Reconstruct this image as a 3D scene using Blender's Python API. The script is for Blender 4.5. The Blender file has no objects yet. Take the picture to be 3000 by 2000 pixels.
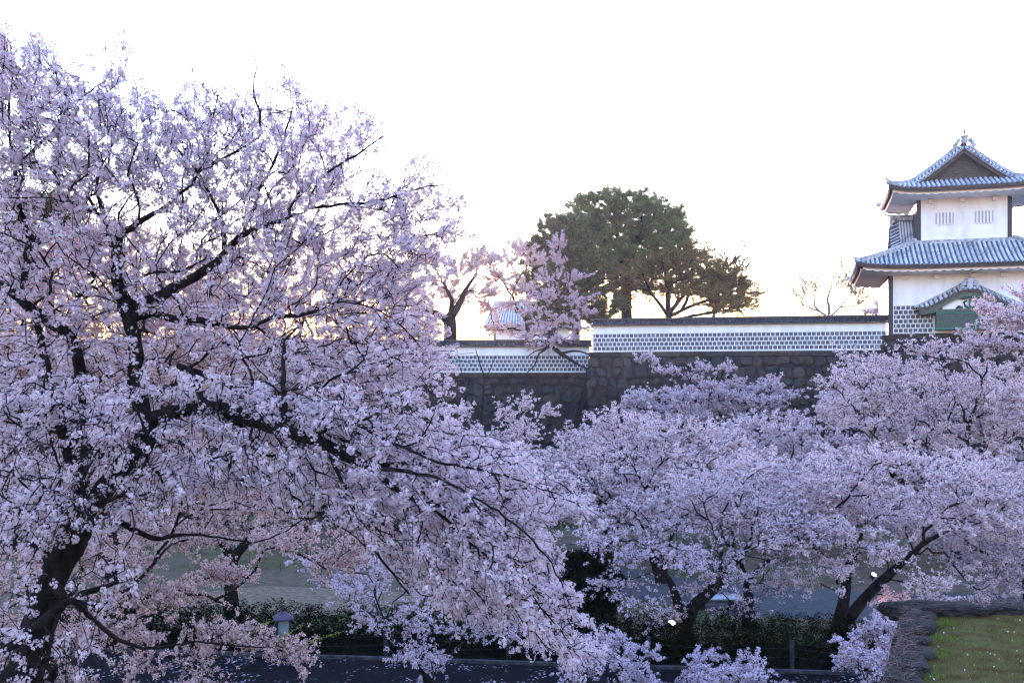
import bpy, math, random
import numpy as np
from mathutils import Vector, Matrix

SC = bpy.context.scene
COL = SC.collection
F = 2917.0          # focal length in photograph pixels (35 mm lens)
CAMZ = 8.0          # height of the eye above the park
HZ = 1150.0         # horizon row

# ------------------------------------------------------------------ camera, sky, sun, exposure
cam_d = bpy.data.cameras.new("camera")
cam = bpy.data.objects.new("camera", cam_d)
COL.objects.link(cam)
cam.location = (0, 0, CAMZ)
cam.rotation_euler = (math.radians(90), 0, 0)
cam_d.sensor_width = 36.0
cam_d.lens = 36.0 * F / 3000.0
cam_d.shift_y = (HZ - 1000.0) / 3000.0
cam_d.clip_start = 0.1
cam_d.clip_end = 3000.0
SC.camera = cam

SUN_EL = math.radians(3.4)
SUN_AZ = math.radians(-3.5)      # just left of the view direction (+Y)
world = bpy.data.worlds.new("World")
SC.world = world
world.use_nodes = True
wn = world.node_tree.nodes; wl = world.node_tree.links
sky = wn.new("ShaderNodeTexSky")
sky.sky_type = 'NISHITA'
sky.sun_disc = False
sky.sun_elevation = SUN_EL
sky.sun_rotation = SUN_AZ
sky.altitude = 50
sky.air_density = 1.7
sky.dust_density = 0.2
sky.ozone_density = 3.4
wl.new(sky.outputs[0], wn["Background"].inputs[0])
wn["Background"].inputs[1].default_value = 0.15

sun_d = bpy.data.lights.new("sun", 'SUN')
sun_d.energy = 0.5
sun_d.angle = math.radians(2.0)
sun_d.color = (1.0, 0.72, 0.5)
sun = bpy.data.objects.new("sun", sun_d)
COL.objects.link(sun)
sdir = Vector((math.sin(SUN_AZ) * math.cos(SUN_EL), math.cos(SUN_AZ) * math.cos(SUN_EL), math.sin(SUN_EL)))
sun.rotation_euler = sdir.to_track_quat('Z', 'Y').to_euler()

SC.view_settings.view_transform = 'Standard'
SC.view_settings.look = 'None'
SC.view_settings.exposure = 4.3
SC.view_settings.use_white_balance = True
SC.view_settings.white_balance_temperature = 6000
SC.view_settings.white_balance_tint = 40
SC.view_settings.gamma = 1.0
SC.cycles.max_bounces = 6
SC.cycles.diffuse_bounces = 2
SC.cycles.transmission_bounces = 4
SC.cycles.transparent_max_bounces = 4
SC.cycles.use_denoising = True
SC.cycles.pixel_filter_type = 'BLACKMAN_HARRIS'
SC.cycles.filter_width = 1.2

# ------------------------------------------------------------------ helpers
def W(px, py, d):
    """the point seen at photograph pixel (px,py) at distance d along the view"""
    return np.array([(px - 1500.0) / F * d, d, CAMZ - (py - HZ) / F * d])

def tag(o, label=None, cat=None, group=None, kind=None):
    if label: o["label"] = label
    if cat: o["category"] = cat
    if group: o["group"] = group
    if kind: o["kind"] = kind
    return o

def empty(name, loc=(0, 0, 0), rz=0.0):
    o = bpy.data.objects.new(name, None)
    o.empty_display_size = 0.3
    COL.objects.link(o)
    o.location = tuple(float(c) for c in loc)
    o.rotation_euler = (0, 0, rz)
    return o

def link_mesh(name, me, mat, parent):
    o = bpy.data.objects.new(name, me)
    COL.objects.link(o)
    for m in (mat if isinstance(mat, (list, tuple)) else [mat]):
        me.materials.append(m)
    if parent is not None:
        o.parent = parent
    return o

def np_mesh(name, V, Q, mat, parent=None, cols=None, smooth=False, offset=None):
    """fast mesh from numpy: V (n,3), Q (m,k) faces all of k corners"""
    V = np.asarray(V, dtype=np.float32)
    if offset is not None:
        V = V - np.asarray(offset, dtype=np.float32)
    Q = np.asarray(Q, dtype=np.int32)
    me = bpy.data.meshes.new(name)
    m, k = Q.shape
    me.vertices.add(len(V)); me.vertices.foreach_set("co", np.ascontiguousarray(V).ravel())
    me.loops.add(m * k); me.loops.foreach_set("vertex_index", np.ascontiguousarray(Q).ravel())
    me.polygons.add(m)
    me.polygons.foreach_set("loop_start", np.arange(0, m * k, k, dtype=np.int32))
    me.polygons.foreach_set("loop_total", np.full(m, k, dtype=np.int32))
    if smooth:
        me.polygons.foreach_set("use_smooth", np.ones(m, dtype=bool))
    me.update(calc_edges=True)
    if cols is not None:
        ca = me.color_attributes.new("col", 'FLOAT_COLOR', 'POINT')
        c4 = np.ones((len(V), 4), dtype=np.float32); c4[:, :3] = cols
        ca.data.foreach_set("color", c4.ravel())
    return link_mesh(name, me, mat, parent)

class MB:
    """collects simple solids, builds them as ONE mesh"""
    def __init__(s): s.v = []; s.f = []; s.c = []; s.cur = (1, 1, 1)
    def add(s, vs, fs):
        b = len(s.v)
        s.v.extend([tuple(float(a) for a in p) for p in vs])
        s.c.extend([s.cur] * len(vs))
        s.f.extend([tuple(b + i for i in f) for f in fs])
    def box(s, x0, x1, y0, y1, z0, z1):
        s.add([(x0, y0, z0), (x1, y0, z0), (x1, y1, z0), (x0, y1, z0), (x0, y0, z1), (x1, y0, z1), (x1, y1, z1), (x0, y1, z1)],
              [(0, 3, 2, 1), (4, 5, 6, 7), (0, 1, 5, 4), (1, 2, 6, 5), (2, 3, 7, 6), (3, 0, 4, 7)])
    def grid(s, P):
        """P[i][j] points -> quads"""
        n = len(P); m = len(P[0])
        s.add([p for row in P for p in row],
              [(i * m + j, i * m + j + 1, (i + 1) * m + j + 1, (i + 1) * m + j) for i in range(n - 1) for j in range(m - 1)])
    def sweep(s, path, prof, up=(0, 0, 1), cap=True):
        """profile (a,b) a=sideways b=up swept along path points"""
        path = [Vector(p) for p in path]; up = Vector(up)
        rows = []
        for i, p in enumerate(path):
            d = (path[min(i + 1, len(path) - 1)] - path[max(i - 1, 0)]).normalized()
            side = d.cross(up)
            if side.length < 1e-5: side = Vector((1, 0, 0))
            side.normalize(); u2 = side.cross(d).normalized()
            sc = prof[i] if isinstance(prof[0][0], (list, tuple)) else prof
            rows.append([p + side * a + u2 * b for a, b in sc])
        n = len(rows); m = len(rows[0])
        fs = [(i * m + j, i * m + (j + 1) % m, (i + 1) * m + (j + 1) % m, (i + 1) * m + j) for i in range(n - 1) for j in range(m)]
        if cap:
            fs += [tuple(range(m - 1, -1, -1)), tuple((n - 1) * m + j for j in range(m))]
        s.add([q for r in rows for q in r], fs)
    def tube(s, path, r, k=8):
        rr = r if isinstance(r, (list, tuple)) else [r] * len(path)
        s.sweep(path, [[(q * math.cos(2 * math.pi * j / k), q * math.sin(2 * math.pi * j / k)) for j in range(k)] for q in rr])
    def lathe(s, cx, cy, prof, k=14):
        n = len(prof)
        vs = [(cx + r * math.cos(2 * math.pi * j / k), cy + r * math.sin(2 * math.pi * j / k), z) for r, z in prof for j in range(k)]
        fs = [(i * k + j, i * k + (j + 1) % k, (i + 1) * k + (j + 1) % k, (i + 1) * k + j) for i in range(n - 1) for j in range(k)]
        fs += [tuple(range(k - 1, -1, -1)), tuple((n - 1) * k + j for j in range(k))]
        s.add(vs, fs)
    def build(s, name, mat, parent=None, smooth=False, colors=False):
        me = bpy.data.meshes.new(name)
        me.from_pydata(s.v, [], s.f); me.update()
        if smooth:
            me.polygons.foreach_set("use_smooth", np.ones(len(me.polygons), dtype=bool))
        if colors:
            ca = me.color_attributes.new("col", 'FLOAT_COLOR', 'POINT')
            c4 = np.ones((len(s.v), 4), dtype=np.float32); c4[:, :3] = np.array(s.c)
            ca.data.foreach_set("color", c4.ravel())
        return link_mesh(name, me, mat, parent)

# ------------------------------------------------------------------ materials
def mat_base(name):
    m = bpy.data.materials.new(name); m.use_nodes = True
    nt = m.node_tree
    return m, nt, nt.nodes["Principled BSDF"]

def mat_noise(name, c1, c2, scale=4.0, rough=0.85, bump=0.0, detail=6.0, spec=0.3, stretch=None, lo=0.35, hi=0.65, bscale=None, attr=False):
    m, nt, p = mat_base(name)
    tc = nt.nodes.new("ShaderNodeTexCoord")
    src = tc.outputs["Object"]
    if stretch:
        mp = nt.nodes.new("ShaderNodeMapping"); mp.inputs["Scale"].default_value = stretch
        nt.links.new(src, mp.inputs[0]); src = mp.outputs[0]
    n = nt.nodes.new("ShaderNodeTexNoise")
    n.inputs["Scale"].default_value = scale; n.inputs["Detail"].default_value = detail; n.inputs["Roughness"].default_value = 0.6
    nt.links.new(src, n.inputs["Vector"])
    r = nt.nodes.new("ShaderNodeValToRGB")
    r.color_ramp.elements[0].position = lo; r.color_ramp.elements[1].position = hi
    r.color_ramp.elements[0].color = (*c1, 1); r.color_ramp.elements[1].color = (*c2, 1)
    nt.links.new(n.outputs[0], r.inputs[0])
    out = r.outputs[0]
    if attr:
        a = nt.nodes.new("ShaderNodeAttribute"); a.attribute_name = "col"
        mx = nt.nodes.new("ShaderNodeMixRGB"); mx.blend_type = 'MULTIPLY'; mx.inputs[0].default_value = 1
        nt.links.new(out, mx.inputs[1]); nt.links.new(a.outputs["Color"], mx.inputs[2]); out = mx.outputs[0]
    nt.links.new(out, p.inputs["Base Color"])
    p.inputs["Roughness"].default_value = rough
    p.inputs["Specular IOR Level"].default_value = spec
    if bump:
        n2 = nt.nodes.new("ShaderNodeTexNoise"); n2.inputs["Scale"].default_value = bscale or scale * 3; n2.inputs["Detail"].default_value = 5
        nt.links.new(src, n2.inputs["Vector"])
        b = nt.nodes.new("ShaderNodeBump"); b.inputs["Strength"].default_value = bump; b.inputs["Distance"].default_value = 0.05
        nt.links.new(n2.outputs[0], b.inputs["Height"]); nt.links.new(b.outputs[0], p.inputs["Normal"])
    return m

def mat_leaf(name, trans=0.35, gain=(1, 1, 1), rough=0.6):
    """colour from the mesh's own petal/leaf colours, thin and translucent"""
    m = bpy.data.materials.new(name); m.use_nodes = True
    nt = m.node_tree; nt.nodes.clear()
    a = nt.nodes.new("ShaderNodeAttribute"); a.attribute_name = "col"
    g = nt.nodes.new("ShaderNodeMixRGB"); g.blend_type = 'MULTIPLY'; g.inputs[0].default_value = 1; g.inputs[2].default_value = (*gain, 1)
    nt.links.new(a.outputs["Color"], g.inputs[1])
    d = nt.nodes.new("ShaderNodeBsdfDiffuse"); t = nt.nodes.new("ShaderNodeBsdfTranslucent")
    mx = nt.nodes.new("ShaderNodeMixShader"); mx.inputs[0].default_value = trans
    o = nt.nodes.new("ShaderNodeOutputMaterial")
    nt.links.new(g.outputs[0], d.inputs[0]); nt.links.new(g.outputs[0], t.inputs[0])
    nt.links.new(d.outputs[0], mx.inputs[1]); nt.links.new(t.outputs[0], mx.inputs[2]); nt.links.new(mx.outputs[0], o.inputs[0])
    return m

M = {}
M['petal'] = mat_leaf('cherry_petal', 0.25)
M['leaf'] = mat_leaf('green_leaf', 0.25)
M['bark'] = mat_noise('cherry_bark', (0.006, 0.004, 0.004), (0.028, 0.02, 0.018), scale=9, rough=0.95, spec=0.1, bump=0.9, stretch=(1, 1, 0.5), bscale=22)
M['twig'] = mat_noise('twig_bark', (0.010, 0.006, 0.006), (0.032, 0.021, 0.02), scale=6, rough=0.9, spec=0.15)
M['twig_grey'] = mat_noise('pale_bark', (0.10, 0.08, 0.06), (0.2, 0.16, 0.12), scale=5, rough=0.8)
M['plaster'] = mat_noise('white_plaster', (0.62, 0.63, 0.64), (0.82, 0.82, 0.82), scale=1.3, rough=0.8, bump=0.08, bscale=9, lo=0.22, hi=0.55, detail=10, stretch=(1, 1, .3))
M['soffit'] = mat_noise('eave_plaster', (0.78, 0.74, 0.69), (0.86, 0.83, 0.79), scale=1.5, rough=0.85)
M['namako'] = mat_noise('flat_wall_tile', (0.6, 0.6, 0.6), (1.0, 1.0, 1.0), scale=3, rough=0.45, spec=0.5, attr=True)
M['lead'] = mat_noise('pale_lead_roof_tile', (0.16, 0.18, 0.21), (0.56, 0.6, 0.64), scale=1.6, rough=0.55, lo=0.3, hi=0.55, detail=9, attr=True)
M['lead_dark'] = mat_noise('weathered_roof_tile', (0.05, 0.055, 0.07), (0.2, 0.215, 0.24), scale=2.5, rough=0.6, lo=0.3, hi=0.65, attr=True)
M['dark_tile'] = mat_noise('dark_roof_tile', (0.012, 0.010, 0.010), (0.04, 0.035, 0.035), scale=3, rough=0.5, spec=0.5)
M['black_wood'] = mat_noise('black_board', (0.018, 0.02, 0.03), (0.04, 0.04, 0.055), scale=4, rough=0.5, stretch=(6, 6, 0.5))
M['dark_wood'] = mat_noise('weathered_dark_wood', (0.045, 0.035, 0.03), (0.11, 0.09, 0.075), scale=3, rough=0.8, stretch=(1, 1, 6))
M['green_metal'] = mat_noise('green_copper_board', (0.002, 0.022, 0.02), (0.004, 0.075, 0.06), scale=5, rough=0.4, spec=0.6, stretch=(5, 5, 0.6))
M['green_bright'] = mat_noise('bright_verdigris_trim', (0.004, 0.11, 0.08), (0.012, 0.2, 0.14), scale=4, rough=0.4)
M['stone'] = mat_noise('castle_stone', (0.07, 0.062, 0.06), (0.21, 0.19, 0.18), scale=2.2, rough=0.9, bump=0.6, bscale=9, attr=True)
M['mortar'] = mat_noise('joint_earth', (0.015, 0.013, 0.012), (0.03, 0.026, 0.024), scale=3, rough=1)
M['asphalt'] = mat_noise('asphalt', (0.035, 0.035, 0.042), (0.06, 0.06, 0.07), scale=1.2, rough=0.75, bump=0.3, bscale=60)
M['kerb'] = mat_noise('kerb_stone', (0.02, 0.018, 0.018), (0.08, 0.07, 0.07), scale=5, rough=0.85)
M['soil'] = mat_noise('dark_soil', (0.02, 0.018, 0.012), (0.05, 0.045, 0.03), scale=2, rough=1)
M['rim'] = mat_noise('root_covered_stone', (0.012, 0.008, 0.007), (0.12, 0.085, 0.072), scale=9, rough=0.95, bump=1.0, stretch=(1, 6, 6), bscale=30, lo=.4, hi=.7)
M['paper'] = mat_noise('lantern_pane', (0.16, 0.2, 0.2), (0.26, 0.31, 0.3), scale=5, rough=0.5)
M['copper'] = mat_noise('lantern_roof_metal', (0.06, 0.04, 0.06), (0.1, 0.07, 0.1), scale=7, rough=0.5)
M['bench'] = mat_noise('pale_bench_board', (0.4, 0.45, 0.5), (0.55, 0.6, 0.64), scale=5, rough=0.6, stretch=(1, 8, 1))
M['metal'] = mat_noise('dark_metal', (0.015, 0.015, 0.017), (0.03, 0.03, 0.032), scale=8, rough=0.45)
M['post'] = mat_noise('fence_post_wood', (0.02, 0.017, 0.02), (0.045, 0.04, 0.042), scale=6, rough=0.85)
m, nt, p = mat_base('lit_lens'); p.inputs["Base Color"].default_value = (1, .9, .8, 1)
p.inputs["Emission Color"].default_value = (1.0, 0.86, 0.72, 1); p.inputs["Emission Strength"].default_value = 6.0
M['lens'] = m
M['slit'] = mat_noise('window_slit_shade', (0.42, 0.43, 0.46), (0.5, 0.5, 0.53), scale=4)

# ================================================================== GROUND
rng0 = np.random.default_rng(5)
random.seed(5)

def ground_z(y):
    if y >= 24.5: return 0.0
    if y <= 13: return 3.7
    return 3.7 * (24.5 - y) / 11.5

def ground_material():
    m, nt, p = mat_base('park_ground')
    g = nt.nodes.new("ShaderNodeNewGeometry")
    N = nt.nodes.new; L = nt.links.new
    def ramp(src, els):
        r = N("ShaderNodeValToRGB")
        while len(r.color_ramp.elements) < len(els): r.color_ramp.elements.new(0.5)
        for e, (pos, c) in zip(r.color_ramp.elements, els):
            e.position = pos; e.color = (*c, 1)
        L(src, r.inputs[0]); return r.outputs[0]
    def noise(sc, det=6):
        n = N("ShaderNodeTexNoise"); n.inputs["Scale"].default_value = sc; n.inputs["Detail"].default_value = det
        L(g.outputs["Position"], n.inputs["Vector"]); return n.outputs[0]
    grass = ramp(noise(1.3, 9), [(0.3, (0.03, 0.038, 0.012)), (0.55, (0.085, 0.095, 0.03)), (0.75, (0.15, 0.125, 0.05))])
    sand = ramp(noise(1.8, 9), [(0.3, (0.10, 0.07, 0.045)), (0.7, (0.2, 0.15, 0.095))])
    # worn sandy patches and grass alternate with a soft, large noise
    mx = N("ShaderNodeMixRGB")
    L(ramp(noise(0.09, 3), [(0.38, (0, 0, 0)), (0.52, (1, 1, 1))]), mx.inputs[0])
    L(grass, mx.inputs[1]); L(sand, mx.inputs[2])
    # fallen petals: small pale specks
    v = N("ShaderNodeTexVoronoi"); v.inputs["Scale"].default_value = 9
    L(g.outputs["Position"], v.inputs["Vector"])
    pm = ramp(v.outputs["Distance"], [(0.10, (1, 1, 1)), (0.16, (0, 0, 0))])
    m2 = N("ShaderNodeMixRGB"); L(pm, m2.inputs[0]); L(mx.outputs[0], m2.inputs[1]); m2.inputs[2].default_value = (0.42, 0.36, 0.4, 1)
    L(m2.outputs[0], p.inputs["Base Color"]); p.inputs["Roughness"].default_value = 0.95; p.inputs["Specular IOR Level"].default_value = 0.1
    b = N("ShaderNodeBump"); b.inputs["Strength"].default_value = 0.5; b.inputs["Distance"].default_value = 0.05
    L(noise(20, 4), b.inputs["Height"]); L(b.outputs[0], p.inputs["Normal"])
    return m
M['ground'] = ground_material()

g = MB()
ys = [-30, 0, 8, 13, 16, 19, 22, 24.5, 27, 34, 45, 60, 95, 200, 700, 1800]
xs = [-1200, -300, -100, -50, -20, -10, 0, 10, 20, 50, 100, 300, 1200]
g.grid([[(x, y, ground_z(y) - (0 if y < 100 else 0)) for x in xs] for y in ys])
go = g.build('ground', M['ground'])
tag(go, kind='structure')

hl = MB()  # unseen hill added behind the camera to shade the lower trees
hl.grid([[(x, y + 4 * math.sin(x * .03), z + 1.5 * math.sin(x * .05 + y)) for x in np.linspace(-160, 160, 33)] for y, z in ((-16, 3.0), (-24, 6), (-36, 10), (-55, 14), (-80, 17), (-125, 19))])
M['unseen_shade_hill'] = mat_noise('shade_hill_green', (0.015, 0.02, 0.01), (0.05, 0.06, 0.03), scale=.6, rough=1, spec=0.05)
tag(hl.build('unseen_shade_hill', M['unseen_shade_hill']), kind='structure')

# grey paved path curving across the park behind the hedge, on the right
pth = MB()
pp = [(-6, 52.5, 3.2), (0, 47.5, 3.0), (4, 43, 3.6), (8, 39.3, 3.3), (13, 37.5, 2.8), (20, 37, 2.6), (30, 38, 2.6)]
rows = []
for i, (x, y, w) in enumerate(pp):
    rows.append([(x, y - w, 0.004), (x, y + w, 0.004)])
pth.grid(rows)
M['path'] = mat_noise('grey_gravel_path', (0.055, 0.06, 0.062), (0.10, 0.105, 0.105), scale=3, rough=0.9, bump=0.3, bscale=50)
tag(pth.build('path', M['path']), kind='structure')

sp = MB(); rs_ = np.random.default_rng(4)
ring = [(-8.8 + 5.0 * math.cos(a) * (1 + .12 * math.sin(5 * a) + rs_.uniform(-.05, .05)), 38.4 + 2.6 * math.sin(a) * (1 + .1 * math.sin(4 * a) + rs_.uniform(-.05, .05)), .004) for a in np.linspace(0, 2 * math.pi, 60, endpoint=False)]
sp.add(ring, [tuple(range(60))])
M['sand'] = mat_noise('worn_sandy_ground', (0.16, 0.11, 0.075), (0.34, 0.25, 0.17), scale=4, rough=1, spec=.05, detail=10, bump=.4, bscale=40)
tag(sp.build('bare_ground', M['sand']), kind='structure')

kx = [-40, -20, -12, -6, -2, 1, 5, 9, 14, 24, 40]
def kerb_y(x): return 30.2 - 0.115 * (x + 8) if x > -12 else 30.7
bd = MB(); bd.grid([[(x, kerb_y(x) + o_ + (.25 * math.sin(x * 1.7) if o_ > 1 else 0), 0.008) for x in kx_] for kx_ in [list(np.linspace(-30, 30, 90))] for o_ in (.1, 3.3)])  # near-black sheet added under the hedge so its gaps read as shade
M['hedge_shade'] = mat_noise('hedge_shade_black', (0.004, 0.003, 0.002), (0.012, 0.010, 0.007), scale=3, rough=1, spec=0.02)
tag(bd.build('hedge_shade_sheet', M['hedge_shade']), kind='structure')

# sunken road in front with kerb
rd = MB()
rows = []
kx = [-40, -20, -12, -6, -2, 1, 5, 9, 14, 24, 40]
def kerb_y(x): return 30.2 - 0.115 * (x + 8) if x > -12 else 30.7
rd.grid([[(x, kerb_y(x) - 4.6, 0.012) for x in kx], [(x, kerb_y(x), 0.012) for x in kx]])
def road_material():
    m, nt, p = mat_base('asphalt_with_petals')
    N = nt.nodes.new; L = nt.links.new
    g = N("ShaderNodeNewGeometry")
    n = N("ShaderNodeTexNoise"); n.inputs["Scale"].default_value = 1.5; n.inputs["Detail"].default_value = 8
    L(g.outputs["Position"], n.inputs["Vector"])
    r = N("ShaderNodeValToRGB"); r.color_ramp.elements[0].position = .3; r.color_ramp.elements[1].position = .7
    r.color_ramp.elements[0].color = (.005, .004, .005, 1); r.color_ramp.elements[1].color = (.009, .007, .009, 1)
    L(n.outputs[0], r.inputs[0])
    v = N("ShaderNodeTexVoronoi"); v.inputs["Scale"].default_value = 7.5
    L(g.outputs["Position"], v.inputs["Vector"])
    r2 = N("ShaderNodeValToRGB"); r2.color_ramp.elements[0].position = .22; r2.color_ramp.elements[1].position = .3
    r2.color_ramp.elements[0].color = (1, 1, 1, 1); r2.color_ramp.elements[1].color = (0, 0, 0, 1)
    L(v.outputs["Distance"], r2.inputs[0])
    n3 = N("ShaderNodeTexNoise"); n3.inputs["Scale"].default_value = 0.9; L(g.outputs["Position"], n3.inputs["Vector"])
    r3 = N("ShaderNodeValToRGB"); r3.color_ramp.elements[0].position = .48; r3.color_ramp.elements[1].position = .62
    L(n3.outputs[0], r3.inputs[0])
    mu = N("ShaderNodeMixRGB"); mu.blend_type = 'MULTIPLY'; mu.inputs[0].default_value = 1
    L(r2.outputs[0], mu.inputs[1]); L(r3.outputs[0], mu.inputs[2])
    mx = N("ShaderNodeMixRGB"); L(mu.outputs[0], mx.inputs[0]); L(r.outputs[0], mx.inputs[1]); mx.inputs[2].default_value = (.5, .42, .48, 1)
    L(mx.outputs[0], p.inputs["Base Color"]); p.inputs["Roughness"].default_value = .9; p.inputs['Specular IOR Level'].default_value = 0.05
    return m
tag(rd.build('road', road_material()), kind='structure')
kb = MB()
kb.sweep([(x, kerb_y(x) + 0.1, 0.0) for x in kx], [(-.06, 0), (.06, 0), (.06, .09), (.05, .1), (-.05, .1), (-.06, .09)])
tag(kb.build('kerb', M['kerb']), kind='structure')

# terrace behind the castle walls
tz = MB()
tz.grid([[(x, y, z) for x in (-150, -60, 6.0)] for y, z in ((85.7, 9.5), (90, 9.5), (260, 9.5))])
tz.grid([[(x, y, z) for x in (6.0, 29, 60, 150)] for y, z in ((88.5, 10.9), (96, 10.6), (260, 10))])
tag(tz.build('castle_terrace_ground', M['soil']), kind='structure')

# ================================================================== CASTLE STONE WALLS
STONE_COLS = [(0.23, 0.17, 0.145), (0.19, 0.15, 0.14), (0.15, 0.155, 0.16), (0.17, 0.185, 0.18), (0.26, 0.2, 0.17), (0.13, 0.12, 0.12), (0.2, 0.2, 0.2), (0.21, 0.14, 0.12)]
def stone_face(mb, back, p0, p1, ztop, zbot, batter, rowh=0.8, coping=0.42, rng=None, ends=(False, False), light_top=2.2):
    """stones of a battered dry wall between plan points p0->p1 (seen from the right-hand side of p0->p1 reversed)"""
    p0 = np.array(p0, float); p1 = np.array(p1, float)
    L = np.linalg.norm(p1 - p0); d = (p1 - p0) / L; n = np.array([d[1], -d[0]])     # outward
    def P(s, z, o=0.0):
        q = p0 + d * s + n * (o + batter * (ztop - z))
        return (q[0], q[1], z)
    back.grid([[P(-0.2, z, -0.12) for z in (zbot, ztop)], [P(L + .2, z, -0.12) for z in (zbot, ztop)]])
    z = ztop; row = 0
    edges_prev = None
    while z > zbot:
        h = coping if row == 0 else rowh * rng.uniform(0.75, 1.25)
        z2 = z - h
        s = -0.3
        while s < L + .3:
            w = rng.uniform(1.3, 3.0) if row == 0 else rng.uniform(0.5, 1.15)
            s2 = min(s + w, L + 0.3)
            gpx = 0.02 if row == 0 else 0.035
            j = 0.0 if row == 0 else 0.2
            def jit(): return rng.uniform(-j, j)
            c = [(s + gpx + jit(), z2 + gpx + jit()), (s2 - gpx + jit(), z2 + gpx + jit()), (s2 - gpx + jit(), z - gpx + (jit() if row > 1 else 0)), (s + gpx + jit(), z - gpx + (jit() if row > 1 else 0))]
            cx = sum(a for a, b in c) / 4; cz = sum(b for a, b in c) / 4
            # 8-point outline, corners cut
            out = []
            cut = 0.06 if row == 0 else rng.uniform(0.2, 0.42)
            for k in range(4):
                a = np.array(c[k]); nb = np.array(c[(k + 1) % 4]); pb = np.array(c[k - 1])
                out.append(a + (pb - a) * cut * rng.uniform(.5, 1)); out.append(a + (nb - a) * cut * rng.uniform(.5, 1))
            bul = 0.03 if row == 0 else rng.uniform(0.06, 0.17)
            ring1 = [P(a[0], a[1], 0) for a in out]
            ring2 = [P(cx + (a[0] - cx) * .9, cz + (a[1] - cz) * .9, bul * .75) for a in out]
            ring3 = [P(cx + (a[0] - cx) * .55, cz + (a[1] - cz) * .55, bul) for a in out]
            rr = rng.uniform(0.8, 1.15)
            base = STONE_COLS[rng.integers(len(STONE_COLS))]
            course_tone = 1.15 if (ztop - z) < light_top else 0.72      # the upper courses are paler, those below darker
            mb.cur = tuple(min(1, v * rr * course_tone * 1.15) for v in base)
            fs = []
            for k in range(8):
                k2 = (k + 1) % 8
                fs += [(k, k2, 8 + k2, 8 + k), (8 + k, 8 + k2, 16 + k2, 16 + k)]
            fs.append(tuple(range(16, 24)))
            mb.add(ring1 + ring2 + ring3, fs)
            s = s2
        z = z2; row += 1

def castle_stone_wall(name, faces, label, extra=None):
    root = empty(name, (faces[0][0][0], faces[0][0][1], 0))
    off = Vector(root.location)
    mb = MB(); back = MB(); rng = np.random.default_rng(len(label))
    for (p0, p1, zt, bt) in faces:
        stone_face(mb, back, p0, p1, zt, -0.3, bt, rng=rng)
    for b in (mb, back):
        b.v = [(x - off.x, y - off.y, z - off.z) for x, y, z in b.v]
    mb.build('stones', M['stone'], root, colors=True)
    back.build('earth_core', M['mortar'], root)
    tag(root, label, 'stone wall')
    return root

ZL, ZR, ZT = 9.72, 11.26, 12.48
A0 = (-62.0, 85.0); A1 = (7.2, 85.0)
B0 = (6.45, 80.0); B1 = (28.7, 75.9)
castle_stone_wall('castle_stone_wall', [(A0, A1, ZL, 0.26)], 'dark battered stone wall under the lower white tiled wall on the left, brown blocks')
castle_stone_wall('castle_stone_wall', [(B0, (29.6, 75.75), ZR, 0.26), ((7.3, 85.2), B0, ZR, 0.26)], 'higher battered stone wall of grey and reddish blocks under the upper white wall')

# ================================================================== WHITE WALLS WITH NAMAKO TILES
def tiled_slope(rib, pan, P, L, nslope, pitch, r, x0=0.0, caps=True):
    """P(s,t,o): s along eave 0..L, t 0 top..1 eave, o outward offset. ribs = half round tiles"""
    n = max(2, int(L / pitch))
    pan.grid([[P(L * i / n, j / nslope, 0) for j in range(nslope + 1)] for i in range(n + 1)])
    for i in range(n):
        s = (i + .5) * L / n
        rows = []
        for j in range(nslope + 1):
            t = j / nslope
            rows.append([P(s + r * math.cos(a), t, r * math.sin(a)) for a in (math.pi, math.pi * .75, math.pi / 2, math.pi * .25, 0)])
        rib.grid(rows)
        if caps:
            rib.add(rows[-1], [(0, 1, 2, 3, 4)])

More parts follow.
